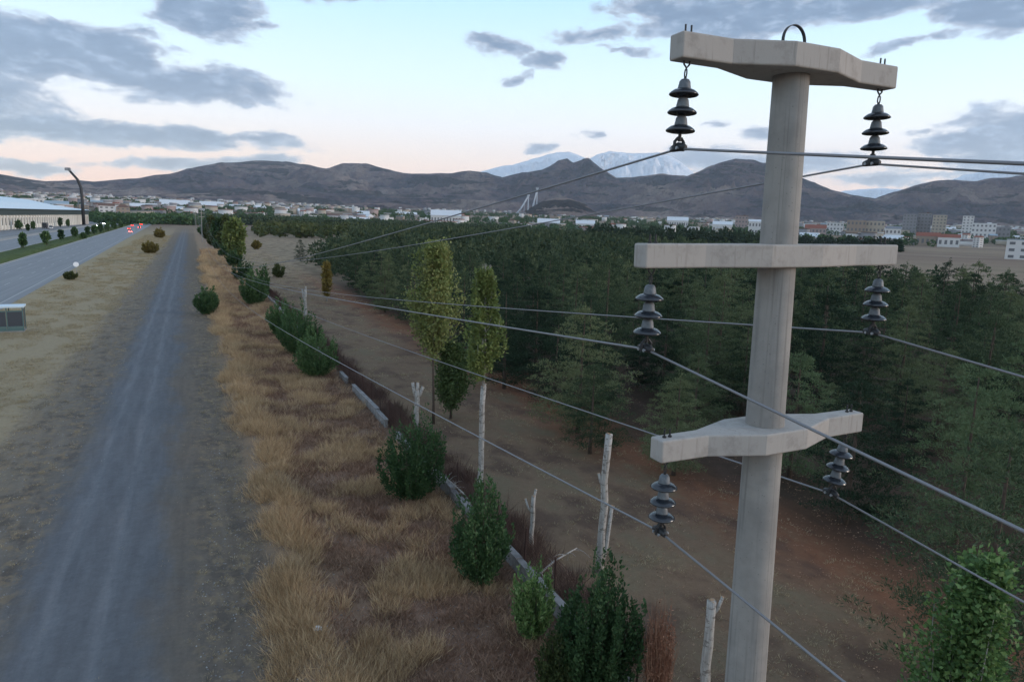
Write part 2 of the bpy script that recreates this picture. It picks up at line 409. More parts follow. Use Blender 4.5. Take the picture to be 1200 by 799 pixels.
def strip(name, x0, x1, z, m, y0=-60, y1=1660, th=0.0):
    y = ysh[(ysh >= y0) & (ysh <= y1)]; X0 = x0+hx(y); X1 = x1+hx(y); zz = z+gz_far(X0, y)
    if th <= 0:
        V = np.concatenate([np.stack([X0, y, zz], 1), np.stack([X1, y, zz], 1)]); k = len(y); i = np.arange(k-1)
        Fc = np.stack([i, i+k, i+k+1, i+1], 1)
    else:
        k = len(y); V = np.concatenate([np.stack([X0, y, zz-th], 1), np.stack([X0, y, zz], 1), np.stack([X1, y, zz], 1), np.stack([X1, y, zz-th], 1)]); i = np.arange(k-1)
        Fc = np.concatenate([np.stack([i+a*k, i+1+a*k, i+1+(a+1)*k, i+(a+1)*k], 1)[:, ::-1] for a in range(3)])
    return tag(link(name, np_mesh(name, V, Fc, m)), kind='structure')
strip('highway', -36.2, -21.6, .02, asphalt)
strip('highway', -59.5, -45.6, .02, asphalt)
strip('median_grass', -45.3, -36.5, .10, grassm, th=.1)
strip('kerb', -36.5, -36.2, .13, kerb_m, th=.14); strip('kerb', -45.6, -45.3, .13, kerb_m, th=.14)
strip('kerb', -59.8, -59.5, .13, kerb_m, th=.14)
strip('pavement', -66.5, -59.8, .12, pave_m, th=.12)
strip('service_road', -83.0, -67.0, .024, asphalt)
for xx in (-22.9, -35.6, -46.3, -58.8): strip('edge_line', xx-.09, xx+.09, .024+.004, line_m)
mb = MB()
for xc in (-27.1, -31.4, -50.5, -54.8):
    for k in range(-2, 60):
        y0 = k*12.0+4; xo = float(hx(y0)); mb.v += [(xc-.08+xo, y0, .03), (xc+.08+xo, y0, .03), (xc+.08+float(hx(y0+4)), y0+4, .03), (xc-.08+float(hx(y0+4)), y0+4, .03)]; q = len(mb.v); mb.face((q-4, q-3, q-2, q-1))
tag(mb.build('lane_markings', line_m), kind='structure')

# ------------------------------------------------------------------ mountains
def rock_nodes(snow, hscale):
    def f(n, b, out):
        x, y, z = n.xyz(n.pos)
        big = n.noise(n.comb(x, y, n.mul(z, 2.0)), .0009, 7, .62); fine = n.noise(n.pos, .006, 6, .7); nz_ = n.xyz(n.nor)[2]
        c = n.ramp(big, [(.38, (.035, .052, .072)), (.46, (.12, .098, .125)), (.53, (.27, .195, .185)), (.62, (.48, .37, .32))])
        c = n.mix(n.mul(n.step(fine, .5, .6), .55), c, (.20, .155, .14)); c = n.mix(n.mul(n.step(fine, .48, .36), .6), c, (.02, .024, .032))
        pat = n.noise(n.comb(n.mul(x, .6), n.mul(y, .6), n.mul(z, 4.0)), .0022, 5, .6)
        c = n.mix(n.mul(n.step(pat, .54, .58), .85), c, (.012, .024, .028))
        c = n.mix(n.mul(n.step(n.noise(n.pos, .0018, 4, .6), .6, .66), .7), c, (.24, .185, .16))
        if snow:
            hh = n.add(z, n.mul(n.sub(n.noise(n.pos, .0035, 7, .68), .5), snow[1]))
            hh = n.add(hh, n.mul(n.sub(nz_, .6), 260.0))
            c = n.mix(n.step(hh, snow[0]-60, snow[0]+60), c, (.92, .94, .97))
        n.put(b.inputs['Base Color'], c)
        n.put(b.inputs['Normal'], n.bump(n.noise(n.comb(n.mul(x, .003), n.mul(y, .003), n.mul(z, .006)), 1.0, 7, .68, .3), 1.0, 110.0 if snow else 750.0))
    return f
def mountain(name, prof, D, depth, zmul=1.0, base_el=None, rough=.16, seed=0, snow=None, naz=420, nr=54, back=.5, power=1.0):
    """ridge whose skyline follows prof (photo points), standing at distance D, its slopes reaching 'depth' towards the camera"""
    ae = np.array([azel(*p) for p in prof]); az = np.linspace(ae[0, 0], ae[-1, 0], naz); el = np.interp(az, ae[:, 0], ae[:, 1])
    V = np.zeros((naz, nr, 3)); nb = int(nr*.25); nf = nr-nb
    for i_ in range(naz):
        a = RAD(az[i_]); ca, sa = math.cos(a), math.sin(a)
        for j in range(nr):
            t = j/(nf-1) if j < nf else 1.0
            if j < nf: r = D-depth*(1-t)
            else: r = D+depth*back*(j-nf+1)/nb
            u = (D-r)/depth if r < D else (r-D)/(depth*back)
            x, y = r*sa, r*ca
            crest = D*math.tan(RAD(el[i_]))+CAM_H
            k = 2.7/depth
            n1 = mn.hetero_terrain(Vector((x*k+seed, y*k, seed*1.7)), .9, 2.1, 6, .8) if False else mn.ridged_multi_fractal(Vector((x*k+seed, y*k, seed*1.7)), 1.0, 2.1, 6, 1.0, 2.0)
            n2 = mn.ridged_multi_fractal(Vector((x*k*3.3, y*k*3.3, seed)), .9, 2.2, 5, 1.0, 2.0)-.9
            gl = float(gz_far(x, y))
            shape = max(0.0, 1-u)**power
            amp = rough*crest*(4*u*(1-u)+.0)
            h = gl-30*u+(crest-gl)*shape+amp*((n1-.9)*.55+n2*.5)
            h += crest*.018*n2*(1 if u < .02 else 0)
            if j >= nf: h = min(h, crest*(1-u)+(1-(r/D))*0+20)
            # nothing in front may stand above the traced skyline
            lim = crest/D*r*(.985 if 0 < u else 1.0)
            if r < D: h = min(h, lim)
            V[i_, j] = (x, y, h)
    idx = (np.arange(nr-1)[None]+(np.arange(naz-1)*nr)[:, None]).ravel()
    Fc = np.stack([idx, idx+1, idx+nr+1, idx+nr], 1)[:, ::-1]
    m = mat(name+'_material', rough=.95, spec=.05, build=rock_nodes(snow, 1))
    return tag(link(name, np_mesh(name, V.reshape(-1, 3), Fc, m, True)), kind='structure')
mountain('snowy_mountain', [(480, 236), (530, 214), (560, 203), (585, 196), (600, 194), (625, 187), (652, 179), (668, 179), (680, 183), (690, 187), (700, 181), (715, 178), (742, 181), (772, 180), (786, 184), (800, 192), (815, 205), (840, 216), (880, 240)],
         15500, 4200, seed=3, snow=(330, 400), rough=.3, naz=300)
mountain('snowy_mountain', [(900, 250), (960, 232), (990, 224), (1030, 221), (1070, 222), (1100, 216), (1130, 206), (1160, 200), (1185, 192), (1200, 189), (1230, 186), (1280, 196), (1340, 230)],
         15500, 4200, seed=8, snow=(250, 380), rough=.3, naz=240)
mountain('mountain_range', [(-420, 205), (-250, 192), (-120, 206), (-40, 200), (0, 204), (25, 208), (55, 213), (85, 211), (110, 213), (160, 209), (200, 203), (230, 196), (260, 191), (300, 189), (340, 190), (362, 194), (382, 198), (392, 194), (402, 191), (430, 192), (447, 197), (470, 203), (500, 204), (530, 203), (550, 200), (570, 203), (600, 212), (640, 226), (680, 240)],
         10500, 3600, seed=1, rough=.34, naz=560)
mountain('brown_mountain', [(540, 240), (560, 222), (590, 208), (612, 203), (635, 200), (655, 188), (664, 187), (672, 191), (684, 187), (690, 186), (703, 196), (722, 209), (745, 208), (775, 204), (800, 206), (820, 212), (850, 232), (870, 245)],
         9800, 2800, seed=5, rough=.36, naz=330)
mountain('mountain_range', [(700, 238), (740, 226), (775, 215), (800, 208), (822, 200), (842, 191), (862, 187), (880, 188), (905, 193), (925, 201), (950, 213), (975, 223), (1000, 229), (1030, 234), (1080, 246), (1120, 262)],
         9000, 2600, seed=11, rough=.34, naz=330)
mountain('mountain_range', [(960, 262), (1000, 242), (1030, 231), (1052, 224), (1075, 217), (1100, 212), (1120, 211), (1145, 213), (1165, 208), (1200, 206), (1250, 196), (1320, 200), (1450, 190), (1600, 215), (1700, 240)],
         9400, 2900, seed=14, rough=.34, naz=400)
mountain('foothill', [(-300, 232), (-100, 226), (0, 228), (120, 229), (240, 226), (330, 222), (420, 231), (520, 232), (600, 236), (700, 238), (800, 240), (900, 243), (1000, 248), (1100, 250), (1200, 255), (1350, 252)],
         7600, 1700, seed=21, rough=.5, naz=520, nr=30)
mountain('low_hill', [(610, 250), (622, 243), (636, 236), (652, 232), (668, 233), (684, 239), (696, 247), (704, 252)], 4300, 700, seed=25, rough=.2, naz=120, nr=24)
mountain('low_hill', [(380, 244), (405, 239), (430, 237), (455, 237), (480, 240), (505, 246)], 5200, 900, seed=28, rough=.2, naz=120, nr=24)

# ------------------------------------------------------------------ concrete power pole in the foreground
def pole_nodes(n, b, out):
    x, y, z = n.xyz(n.obj)
    a = n.noise(n.obj, 3.0, 6, .65); d = n.noise(n.comb(n.mul(x, 14.0), n.mul(y, 14.0), n.mul(z, .8)), 1.0, 5, .6); f_ = n.noise(n.obj, 60, 3, .7)
    c = n.mix(n.step(a, .3, .72), (.235, .225, .212), (.31, .295, .275)); c = n.mix(n.mul(n.step(d, .52, .75), .45), c, (.16, .153, .147))
    dr = n.noise(n.comb(n.mul(x, 26.0), n.mul(y, 26.0), n.mul(z, .45)), 1.0, 4, .55); c = n.mix(n.mul(n.step(dr, .56, .70), .5), c, (.13, .12, .11))
    seam = n.step(n.m('ABSOLUTE', n.add(x, n.mul(n.noise(n.obj, 2.0, 3, .5), .004))), .0045, .0015); c = n.mix(n.mul(seam, .5), c, (.15, .145, .14))
    pit = n.step(n.vor(n.obj, 22)['Distance'], .16, .07)
    c = n.mix(n.mul(pit, .55), c, (.12, .115, .11)); c = n.mix(n.mul(n.step(n.noise(n.obj, 1.3, 5, .7), .58, .72), .30), c, (.26, .25, .24))
    n.put(b.inputs['Base Color'], c); n.put(b.inputs['Normal'], n.bump(n.add(n.mul(f_, .5), n.mul(d, .5)), .35, .008))
conc = mat('pole_concrete_material', rough=.85, build=pole_nodes, spec=.25)
arm_conc = mat('crossarm_concrete_material', rough=.85, build=lambda n, b, o: (pole_nodes(n, b, o), n.put(b.inputs['Base Color'], n.mix(n.mul(n.mx(n.step(n.noise(n.obj, 5.0, 7, .72), .48, .66), n.step(n.noise(n.comb(n.mul(n.xyz(n.obj)[0], 30.0), n.mul(n.xyz(n.obj)[1], 30.0), n.mul(n.xyz(n.obj)[2], 2.0)), 1.0, 4, .6), .56, .68)), .42), (.37, .348, .325), (.20, .185, .17)))), spec=.2)
steel = mat('galvanised_steel_material', rough=.5, metal=.7, build=lambda n, b, o: n.put(b.inputs['Base Color'], n.ramp(n.noise(n.obj, 30, 4, .7), [(.3, (.22, .23, .25)), (.7, (.38, .40, .42))])))
dark_steel = mat('dark_steel_material', (.045, .047, .05), .55, .5)
porcelain = mat('porcelain_material', rough=.22, spec=.6, build=lambda n, b, o: n.put(b.inputs['Base Color'], n.ramp(n.noise(n.obj, 12, 4, .6), [(.3, (.014, .017, .022)), (.7, (.030, .036, .045))])))
cap_m = mat('insulator_cap_material', rough=.6, metal=.3, build=lambda n, b, o: n.put(b.inputs['Base Color'], n.ramp(n.noise(n.obj, 25, 4, .6), [(.3, (.10, .115, .13)), (.7, (.19, .205, .22))])))
wire_m = mat('conductor_material', (.24, .24, .25), .55, .6)

PX, PY = 4.622, 4.453
lean_r, lean_f = -.021, .008
LX = lean_r*_cy+lean_f*_sy; LY = -lean_r*_sy+lean_f*_cy
def arm_poly(L, mid=.27, end=.082, a=.60, b_=.20):
    A, B = a*L, b_*L
    return [(-L, -end), (-A, -end-.008), (-B, -mid), (B, -mid), (A, -end-.008), (L, -end), (L, end), (A, end+.008), (B, mid), (-B, mid), (-A, end+.008), (-L, end)]
def hoop(c, r, w=.03, t=.006, n_=20):
    mb = MB(); o = 0
    mb.box((c[0]-r-t/2, c[1], c[2]-.05), (t, w, .10)); mb.box((c[0]+r+t/2, c[1], c[2]-.05), (t, w, .10)); q0 = len(mb.v)
    for k in range(n_+1):
        a = PI*k/n_
        for rr in (r, r+t):
            for yy in (-w/2, w/2): mb.v.append((c[0]+rr*math.cos(a), c[1]+yy, c[2]+rr*1.05*math.sin(a)))
        if k:
            o = q0+4*(k-1)
            for p, q in ((0, 1), (1, 3), (3, 2), (2, 0)): mb.face((o+p, o+q, o+4+q, o+4+p))
    return mb
ARMS = [(1.30, 1.09, 1.20, .27), (-.28, 1.33, 1.45, .225), (-1.89, 1.09, 1.20, .27)]
def make_pole():
    root = empty('power_pole', (0, 0, 0))
    prof = [(.25+(.145-.25)*t, -.3+t*(CAM_H+1.32+.3)) for t in np.linspace(0, 1, 30)]
    p = MB().lathe(prof, 48); sh = p.build('shaft', conc, root, smooth=True)
    for (h, att, L, mid) in ARMS:
        a = MB().prism(arm_poly(L, mid), CAM_H+h, CAM_H+h+.192).build('crossarm', arm_conc, root)
        bevel(a, .016, 3)
        for s in (-1, 1):
            for q in (-1, 1):
                MB().tube([(s*att+q*.028, 0, CAM_H+h+.186), (s*att+q*.028, 0, CAM_H+h+.262)], .0075, 8).build('bolt', dark_steel, a)
                MB().tube([(s*att+q*.028, 0, CAM_H+h+.19), (s*att+q*.028, 0, CAM_H+h+.207)], .017, 6).build('nut', dark_steel, a)
            MB().tube([(s*att-.028, 0, CAM_H+h+.01), (s*att-.026, 0, CAM_H+h-.025), (s*att, 0, CAM_H+h-.052), (s*att+.026, 0, CAM_H+h-.025), (s*att+.028, 0, CAM_H+h+.01)], .0075, 8).build('hanger_bolt', dark_steel, a)
    hoop((0.0, .0, CAM_H+1.575), .118).build('lifting_hoop', dark_steel, root)
    return root
def set_pole(r, x, y, lx=0.0, ly=0.0, base=0.0):
    v = Vector((lx, ly, 1)).normalized(); r.rotation_mode = 'QUATERNION'; r.rotation_quaternion = Vector((0, 0, 1)).rotation_difference(v)
    r.location = (x, y, base)
    return lambda p: Vector((x, y, base))+r.rotation_quaternion @ Vector(p)
pole = make_pole()
P1 = set_pole(pole, PX-CAM_H*LX, PY-CAM_H*LY, LX, LY)
GP = 'concrete power poles along the gravel road'
tag(pole, 'near round pale concrete power pole with three cross-arms and a steel hoop on top', 'power pole', GP)
far_poles = []
for k, yy in enumerate((335.0, 660.0, 985.0)):
    q = copy_tree(pole); f = set_pole(q, PX, yy); far_poles.append(f)
    tag(q, ['distant concrete power pole standing nearest beyond the foreground one, beside the row of green trees', 'tiny far concrete power pole just left of the first distant pole', 'farthest faint concrete power pole near the end of the gravel road'][k])

# insulator strings, each a thing of its own hanging from an arm end
def make_string():
    r = empty('insulator_string', (0, 0, 0))
    MB().tube([(0, .013*math.sin(a), -.058-.034*(1-math.cos(a))) for a in np.linspace(0, 2*PI, 13)], .006, 6, cap=False).build('shackle', dark_steel, r)
    MB().tube([(0, 0, -.115), (0, 0, -.150)], .011, 8).build('ball_link', dark_steel, r)
    for k, z in enumerate((-.232, -.368, -.504)):
        d = MB().lathe([(.030, z+.030), (.050, z+.027), (.080, z+.017), (.100, z+.002), (.112, z-.010), (.113, z-.018), (.106, z-.024), (.098, z-.017), (.090, z-.028), (.078, z-.018), (.066, z-.031), (.052, z-.020), (.034, z-.035), (.02, z-.037)], 32)
        d = d.build('insulator_disc', porcelain, r, smooth=True)
        MB().lathe([(.016, z+.100), (.030, z+.096), (.042, z+.080), (.046, z+.055), (.050, z+.034), (.052, z+.026)], 20).build('metal_cap', cap_m, d, smooth=True)
        MB().tube([(0, 0, z-.02), (0, 0, z-.062)], .010, 8).build('pin', steel, d)
    MB().tube([(0, 0, -.52), (0, 0, -.60)], .013, 8).build('clevis', dark_steel, r)
    c = MB(); zc = -.640
    c.tube([(0, -.075, zc-.012), (0, -.045, zc-.004), (0, 0, zc), (0, .045, zc-.004), (0, .085, zc-.012)], [.024, .032, .036, .032, .024], 10)
    cl = c.build('clamp', dark_steel, r, smooth=True)
    s = MB()
    for sx in (-1, 1): s.tube([(sx*.044, 0, zc-.03), (sx*.044, 0, zc+.035), (sx*.014, 0, zc+.068)], .012, 6)
    s.build('clamp_strap', dark_steel, cl)
    for sy in (-1, 1):
        b = MB(); b.tube([(-.045, sy*.035, zc-.015), (.045, sy*.035, zc-.015)], .008, 6); b.tube([(.045, sy*.035, zc-.015), (.052, sy*.035, zc-.015)], .014, 6); b.tube([(-.052, sy*.035, zc-.015), (-.045, sy*.035, zc-.015)], .014, 6); b.build('clamp_bolt', steel, cl)
    return r
ST_LAB = ['insulator string of three dark discs under the left end of the top cross-arm', 'insulator string of three dark discs under the right end of the top cross-arm',
          'insulator string of three discs under the left end of the middle cross-arm', 'insulator string of three discs under the right end of the middle cross-arm',
          'insulator string of three discs under the left end of the lowest cross-arm', 'tilted insulator string of three discs under the right end of the lowest cross-arm']
WR_LAB = ['power line wire held by the clamp under the left end of the top cross-arm', 'power line wire held by the clamp under the right end of the top cross-arm',
          'power line wire held by the clamp under the left end of the middle cross-arm', 'power line wire held by the clamp under the right end of the middle cross-arm',
          'power line wire held by the clamp under the left end of the lowest cross-arm', 'power line wire held by the clamp under the right end of the lowest cross-arm']
SB = [.000325, .000296, .00026, .000305, .00030, .00027]; SN = [.00033, .00036, .00033, .00031, .00026, .00032]
string0 = make_string(); idx = 0
for ai, (h, att, L, mid) in enumerate(ARMS):
    for s in (-1, 1):
        o = string0 if idx == 0 else copy_tree(string0)
        p = P1((s*att, 0, CAM_H+h)); o.location = p
        swing = (0, 0)
        if idx == 5: swing = (RAD(3), RAD(6.5))
        elif idx == 1: swing = (0, RAD(-1))
        elif idx == 0: swing = (0, RAD(1.5))
        o.rotation_euler = (swing[0], swing[1], 0)
        tag(o, ST_LAB[idx], 'insulator', 'insulator strings hanging from the near pole')
        bpy.context.view_layer.update()
        wp = Matrix.Translation(p) @ o.rotation_euler.to_matrix().to_4x4() @ Vector((0, 0, -.655))
        pts = []
        fps = [f((s*att, 0, CAM_H+h-.655)) for f in far_poles]
        # near span: behind the camera to the previous pole
        Yn = -321.0
        for d in np.concatenate([np.geomspace(325, 3, 26), [2, 1.2, .6, .25]]):
            Y = wp.y-d; pts.append((wp.x+(PX+s*att-wp.x)*min(1, d/325), Y, wp.z-SN[idx]*d*(325-d)))
        pts.append(tuple(wp))
        L1 = fps[0].y-wp.y
        for d in np.concatenate([[.25, .6, 1.2, 2], np.geomspace(3, L1*.5, 22), L1-np.geomspace(L1*.5, 3, 10)[1:], [L1]]):
            t = d/L1; pts.append((wp.x+(fps[0].x-wp.x)*t, wp.y+d, wp.z+(fps[0].z-wp.z)*t-SB[idx]*d*(L1-d)))
        for q in range(2):
            a, b = fps[q], fps[q+1]; Ls = b.y-a.y
            for t in np.linspace(0, 1, 15)[1:]: pts.append((a.x+(b.x-a.x)*t, a.y+Ls*t, a.z+(b.z-a.z)*t-.0003*Ls*Ls*t*(1-t)))
        wr = MB().tube(pts, .0098, 8).build('power_line', wire_m, smooth=True)
        tag(wr, WR_LAB[idx], 'wire', 'wires of the power line')
        for f, nm in zip(far_poles[:1], ('near',)):
            fo = copy_tree(string0); fo.location = f((s*att, 0, CAM_H+h)); fo.rotation_euler = (0, 0, 0)
            tag(fo, 'tiny insulator string hanging from the nearest distant power pole', 'insulator', 'insulator strings on the distant pole')
        idx += 1

# ------------------------------------------------------------------ foliage
def leaf_nodes(cols, trans=.18, sc=.9, var=.35, amp=1.1, ra=.6):
    def f(n, b, out):
        q = n.noise(n.obj, sc, 4, .6); w = n.node('ShaderNodeTexWhiteNoise', noise_dimensions='1D'); n.put(w.inputs['W'], n.isl)
        v = n.add(n.add(n.mul(n.sub(q, .5), amp), n.mul(n.sub(w.outputs[0], .5), var)), n.add(.5, n.mul(n.sub(n.rnd, .5), ra)))
        c = n.ramp(v, [(i/(len(cols)-1), c_) for i, c_ in enumerate(cols)])
        n.put(b.inputs['Base Color'], c)
        tr = n.node('ShaderNodeBsdfTranslucent'); n.put(tr.inputs[0], c); ms = n.node('ShaderNodeMixShader'); ms.inputs[0].default_value = trans
        n.nt.links.new(b.outputs[0], ms.inputs[1]); n.nt.links.new(tr.outputs[0], ms.inputs[2]); n.nt.links.new(ms.outputs[0], out.inputs[0])
    return f
pine_m = mat('pine_needle_material', rough=.8, spec=.12, build=leaf_nodes([(.016, .032, .020), (.036, .060, .034), (.078, .108, .056), (.15, .175, .09)], .12, .6, .3, .5, 1.05))
pine_light_m = mat('pale_pine_needle_material', rough=.8, spec=.12, build=leaf_nodes([(.05, .085, .042), (.085, .13, .065), (.13, .175, .09), (.19, .225, .12)], .12, .6, .3, .6, 0))
pine_far_m = mat('far_pine_needle_material', rough=.8, spec=.12, build=leaf_nodes([(.018, .034, .020), (.040, .064, .036), (.080, .105, .056), (.15, .165, .085)], .12, .16, .3, 1.7, 0))
bush_m = mat('dark_bush_leaf_material', rough=.65, spec=.25, build=leaf_nodes([(.026, .058, .022), (.052, .105, .040), (.110, .18, .068)], sc=1.6))
green_m = mat('bright_leaf_material', rough=.6, spec=.3, build=leaf_nodes([(.060, .12, .038), (.11, .20, .060), (.18, .28, .095), (.32, .40, .19)], .25, 1.8, .8))
poplar_m = mat('poplar_leaf_material', rough=.65, spec=.25, build=leaf_nodes([(.085, .125, .045), (.13, .175, .055), (.18, .22, .070), (.25, .26, .10)], .25, .8, .3))
poplar2_m = mat('young_poplar_leaf_material', rough=.65, spec=.25, build=leaf_nodes([(.06, .095, .038), (.09, .135, .045), (.13, .17, .058)], .25, .8, .4))
olive_m = mat('olive_leaf_material', rough=.7, spec=.2, build=leaf_nodes([(.035, .055, .02), (.06, .08, .028), (.09, .10, .035)], .2, 1.0, .4))
gold_m = mat('golden_leaf_material', rough=.7, spec=.2, build=leaf_nodes([(.10, .085, .025), (.17, .135, .035), (.22, .17, .05)], .2, 1.0, .4))
straw_m = mat('dry_grass_material', rough=.9, spec=.08, build=leaf_nodes([(.23, .145, .082), (.42, .285, .160), (.60, .44, .27)], .2, .4, .9))
brown_m = mat('dry_weed_material', rough=.9, spec=.08, build=leaf_nodes([(.19, .110, .075), (.34, .215, .148), (.48, .33, .225)], .15, .5, .9))
pale_m = mat('pale_dry_grass_material', rough=.9, spec=.08, build=leaf_nodes([(.22, .17, .10), (.33, .265, .16), (.43, .36, .235)], .2, .3, .8))
brush_m = mat('dry_brush_material', rough=.9, spec=.08, build=leaf_nodes([(.06, .038, .032), (.12, .08, .065), (.19, .135, .105)], .1, .6, .8))
rust_m = mat('dead_bush_material', rough=.9, spec=.08, build=leaf_nodes([(.10, .048, .033), (.22, .105, .068), (.36, .21, .14)], .1, 3, .8))
bark_m = mat('brown_bark_material', rough=.95, build=lambda n, b, o: n.put(b.inputs['Base Color'], n.ramp(n.noise(n.obj, 6, 5, .7), [(.3, (.05, .038, .03)), (.7, (.12, .09, .07))])))
def birch_nodes(n, b, out):
    x, y, z = n.xyz(n.obj)
    a = n.noise(n.comb(n.mul(x, 5), n.mul(y, 5), n.mul(z, 9)), 1.0, 5, .7); l = n.noise(n.comb(n.mul(x, 18), n.mul(y, 18), n.mul(z, 2.2)), 1.0, 4, .6)
    c = n.mix(n.step(l, .35, .7), (.27, .255, .235), (.43, .41, .38)); c = n.mix(n.mul(n.step(a, .52, .62), .85), c, (.13, .115, .10))
    n.put(b.inputs['Base Color'], c); n.put(b.inputs['Normal'], n.bump(a, .5, .02))
birch_m = mat('pale_bark_material', rough=.85, build=birch_nodes)
cut_m = mat('cut_wood_material', (.34, .22, .13), .9)

def np_rand(seed): return np.random.default_rng(seed)
def pine_arrays(h, R, whorls, br, clumps, per, L, Wd, seed):
    """branches in whorls, each carrying a few flattened pads of needles with dark gaps between them"""
    r = np_rand(seed); Ps = []; Ds = []
    lop = r.uniform(.62, 1.18, 7)
    for i in range(whorls):
        t = min(max((i+r.uniform(-.3, .3))/whorls, 0), .99); z = h*(.05+.91*t)
        prof = (1-t)**.78*(.70+.40*math.sin(min(1, t*2.4+.2)*PI/2))
        nb = max(3, int(br*(1-.4*t)))
        for k in range(nb):
            a = r.uniform(0, 2*PI); ln = R*prof*lop[int(a/(2*PI)*7) % 7]*r.uniform(.7, 1.15); up = r.uniform(.10, .40)+.35*t
            d = np.array([math.cos(a), math.sin(a), 0]); nc = max(1, int(clumps*ln/R+.7))
            for s in np.linspace(1.0, .42, nc):
                c = d*ln*s+np.array([0, 0, z+ln*up*s**1.4])+r.normal(size=3)*.08; rad = (.20+.16*R/2.6*r.uniform(.7, 1.3))*(1.15-.3*t)
                O = rvec(per, r); O[:, 2] = np.abs(O[:, 2])*.9-.18; P = c+O*rad*np.array([1.25, 1.25, .7])*r.uniform(.3, 1, (per, 1))
                D = O*.7+d*.2+rvec(per, r)*.8+np.array([0, 0, .4]); Ps.append(P); Ds.append(D/np.linalg.norm(D, axis=1)[:, None])
    m0 = max(6, per); P = np.array([0, 0, h*.95])+r.normal(size=(m0, 3))*np.array([.12, .12, .25]); D = rvec(m0, r)*.5+np.array([0, 0, 1]); Ps.append(P); Ds.append(D/np.linalg.norm(D, axis=1)[:, None])
    P = np.concatenate(Ps); D = np.concatenate(Ds); m_ = len(P)
    return leaves(P, D, r.uniform(.6, 1.25, m_)*L, r.uniform(.6, 1.3, m_)*Wd, r)
def trunk_mesh(name, h, r0, m, seed, seg=7, wob=.12, r1=.2):
    r = random.Random(seed); x = y = 0; pts = [(0, 0, -.25)]; rad = [r0*1.25]
    for k in range(1, 8):
        x += r.uniform(-wob, wob)*h/24; y += r.uniform(-wob, wob)*h/24; pts.append((x, y, h*k/7)); rad.append(r0*(1-(1-r1)*k/7))
    return MB().tube(pts, rad, seg).mesh(name, m, True)
print('pines')
PH = [6.6, 7.4, 8.2, 5.6, 7.0, 7.8]
pine_hi = []
for k, h in enumerate(PH):
    V, Fc = pine_arrays(h, h*(.36+.04*(k % 3)), 13+k % 3, 11, 3, 60, .175, .040, 100+k)
    pine_hi.append((np_mesh('pine_crown', V, Fc, pine_m), trunk_mesh('pine_trunk', h*.93, .13, bark_m, k)))
pine_mid = []
for k, h in enumerate(PH):
    V, Fc = pine_arrays(h, h*(.39+.04*(k % 3)), 10, 9, 2, 34, .29, .085, 200+k)
    pine_mid.append(np_mesh('pine_crown', V, Fc, pine_m))
pine_lo = [pine_arrays(h, h*.42, 7, 6, 2, 5, .95, .42, 300+k) for k, h in enumerate(PH[:4])]
pine_vlo = [pine_arrays(h, h*.36, 5, 5, 1, 3, 1.7, .95, 330+k) for k, h in enumerate(PH[:4])]

def edge_x(y):                            # left edge of the plantation
    return np.interp(y, [-50, 15, 23, 34, 52, 82, 110, 190, 240, 420, 700, 1100], [21, 21.5, 22.0, 21.5, 23.0, 25.5, 26.5, 31, 44, 95, 150, 230])
pts = []
cell = 4.9; r_ = np_rand(5)
Y = -8.0
while Y < 1000:
    cs = cell if Y < 170 else (5.2 if Y < 380 else 8.0)
    X = float(edge_x(Y))
    while X < 650:
        x = X+r_.uniform(-.36, .36)*cs; y = Y+r_.uniform(-.36, .36)*cs
        az = math.degrees(math.atan2(x, y)); rr = math.hypot(x, y)
        # far limit of the wood in each direction
        lim = np.interp(az, [-10, 12, 24, 30, 36, 45, 52, 62, 75], [980, 980, 900, 760, 430, 285, 188, 158, 156])
        gap = mn.noise(Vector((x*.045, y*.045, 0)))
        if rr < lim*(1+.12*mn.noise(Vector((x*.02, y*.02, 3)))) and y > -5 and not (gap < -.40) and r_.random() > .09 and not (14 < y < 25 and x < 25):
            u, v, d = proj(x, y, 4.0)
            u2, v2, d2 = proj(x, y, 0.0)
            if d > 3 and -60 < u < 1290 and v < 900: pts.append((x, y, d))
        X += cs
    Y += cs
pts.sort(key=lambda p: p[2])
print('pines in view', len(pts))
GPINE = 'dark green pines of the plantation'
def place_pine(k, x, y, scl, label, hi=True, sxy=None):
    t = empty('pine_tree', (x, y, gz(x, y)), r_.uniform(0, 6.28)); t.scale = ((sxy or scl), (sxy or scl), scl)
    tag(t, label, 'tree', GPINE)
    link('crown', (pine_hi[k][0] if hi else pine_mid[k]), t); link('trunk', pine_hi[k][1], t)
    return t
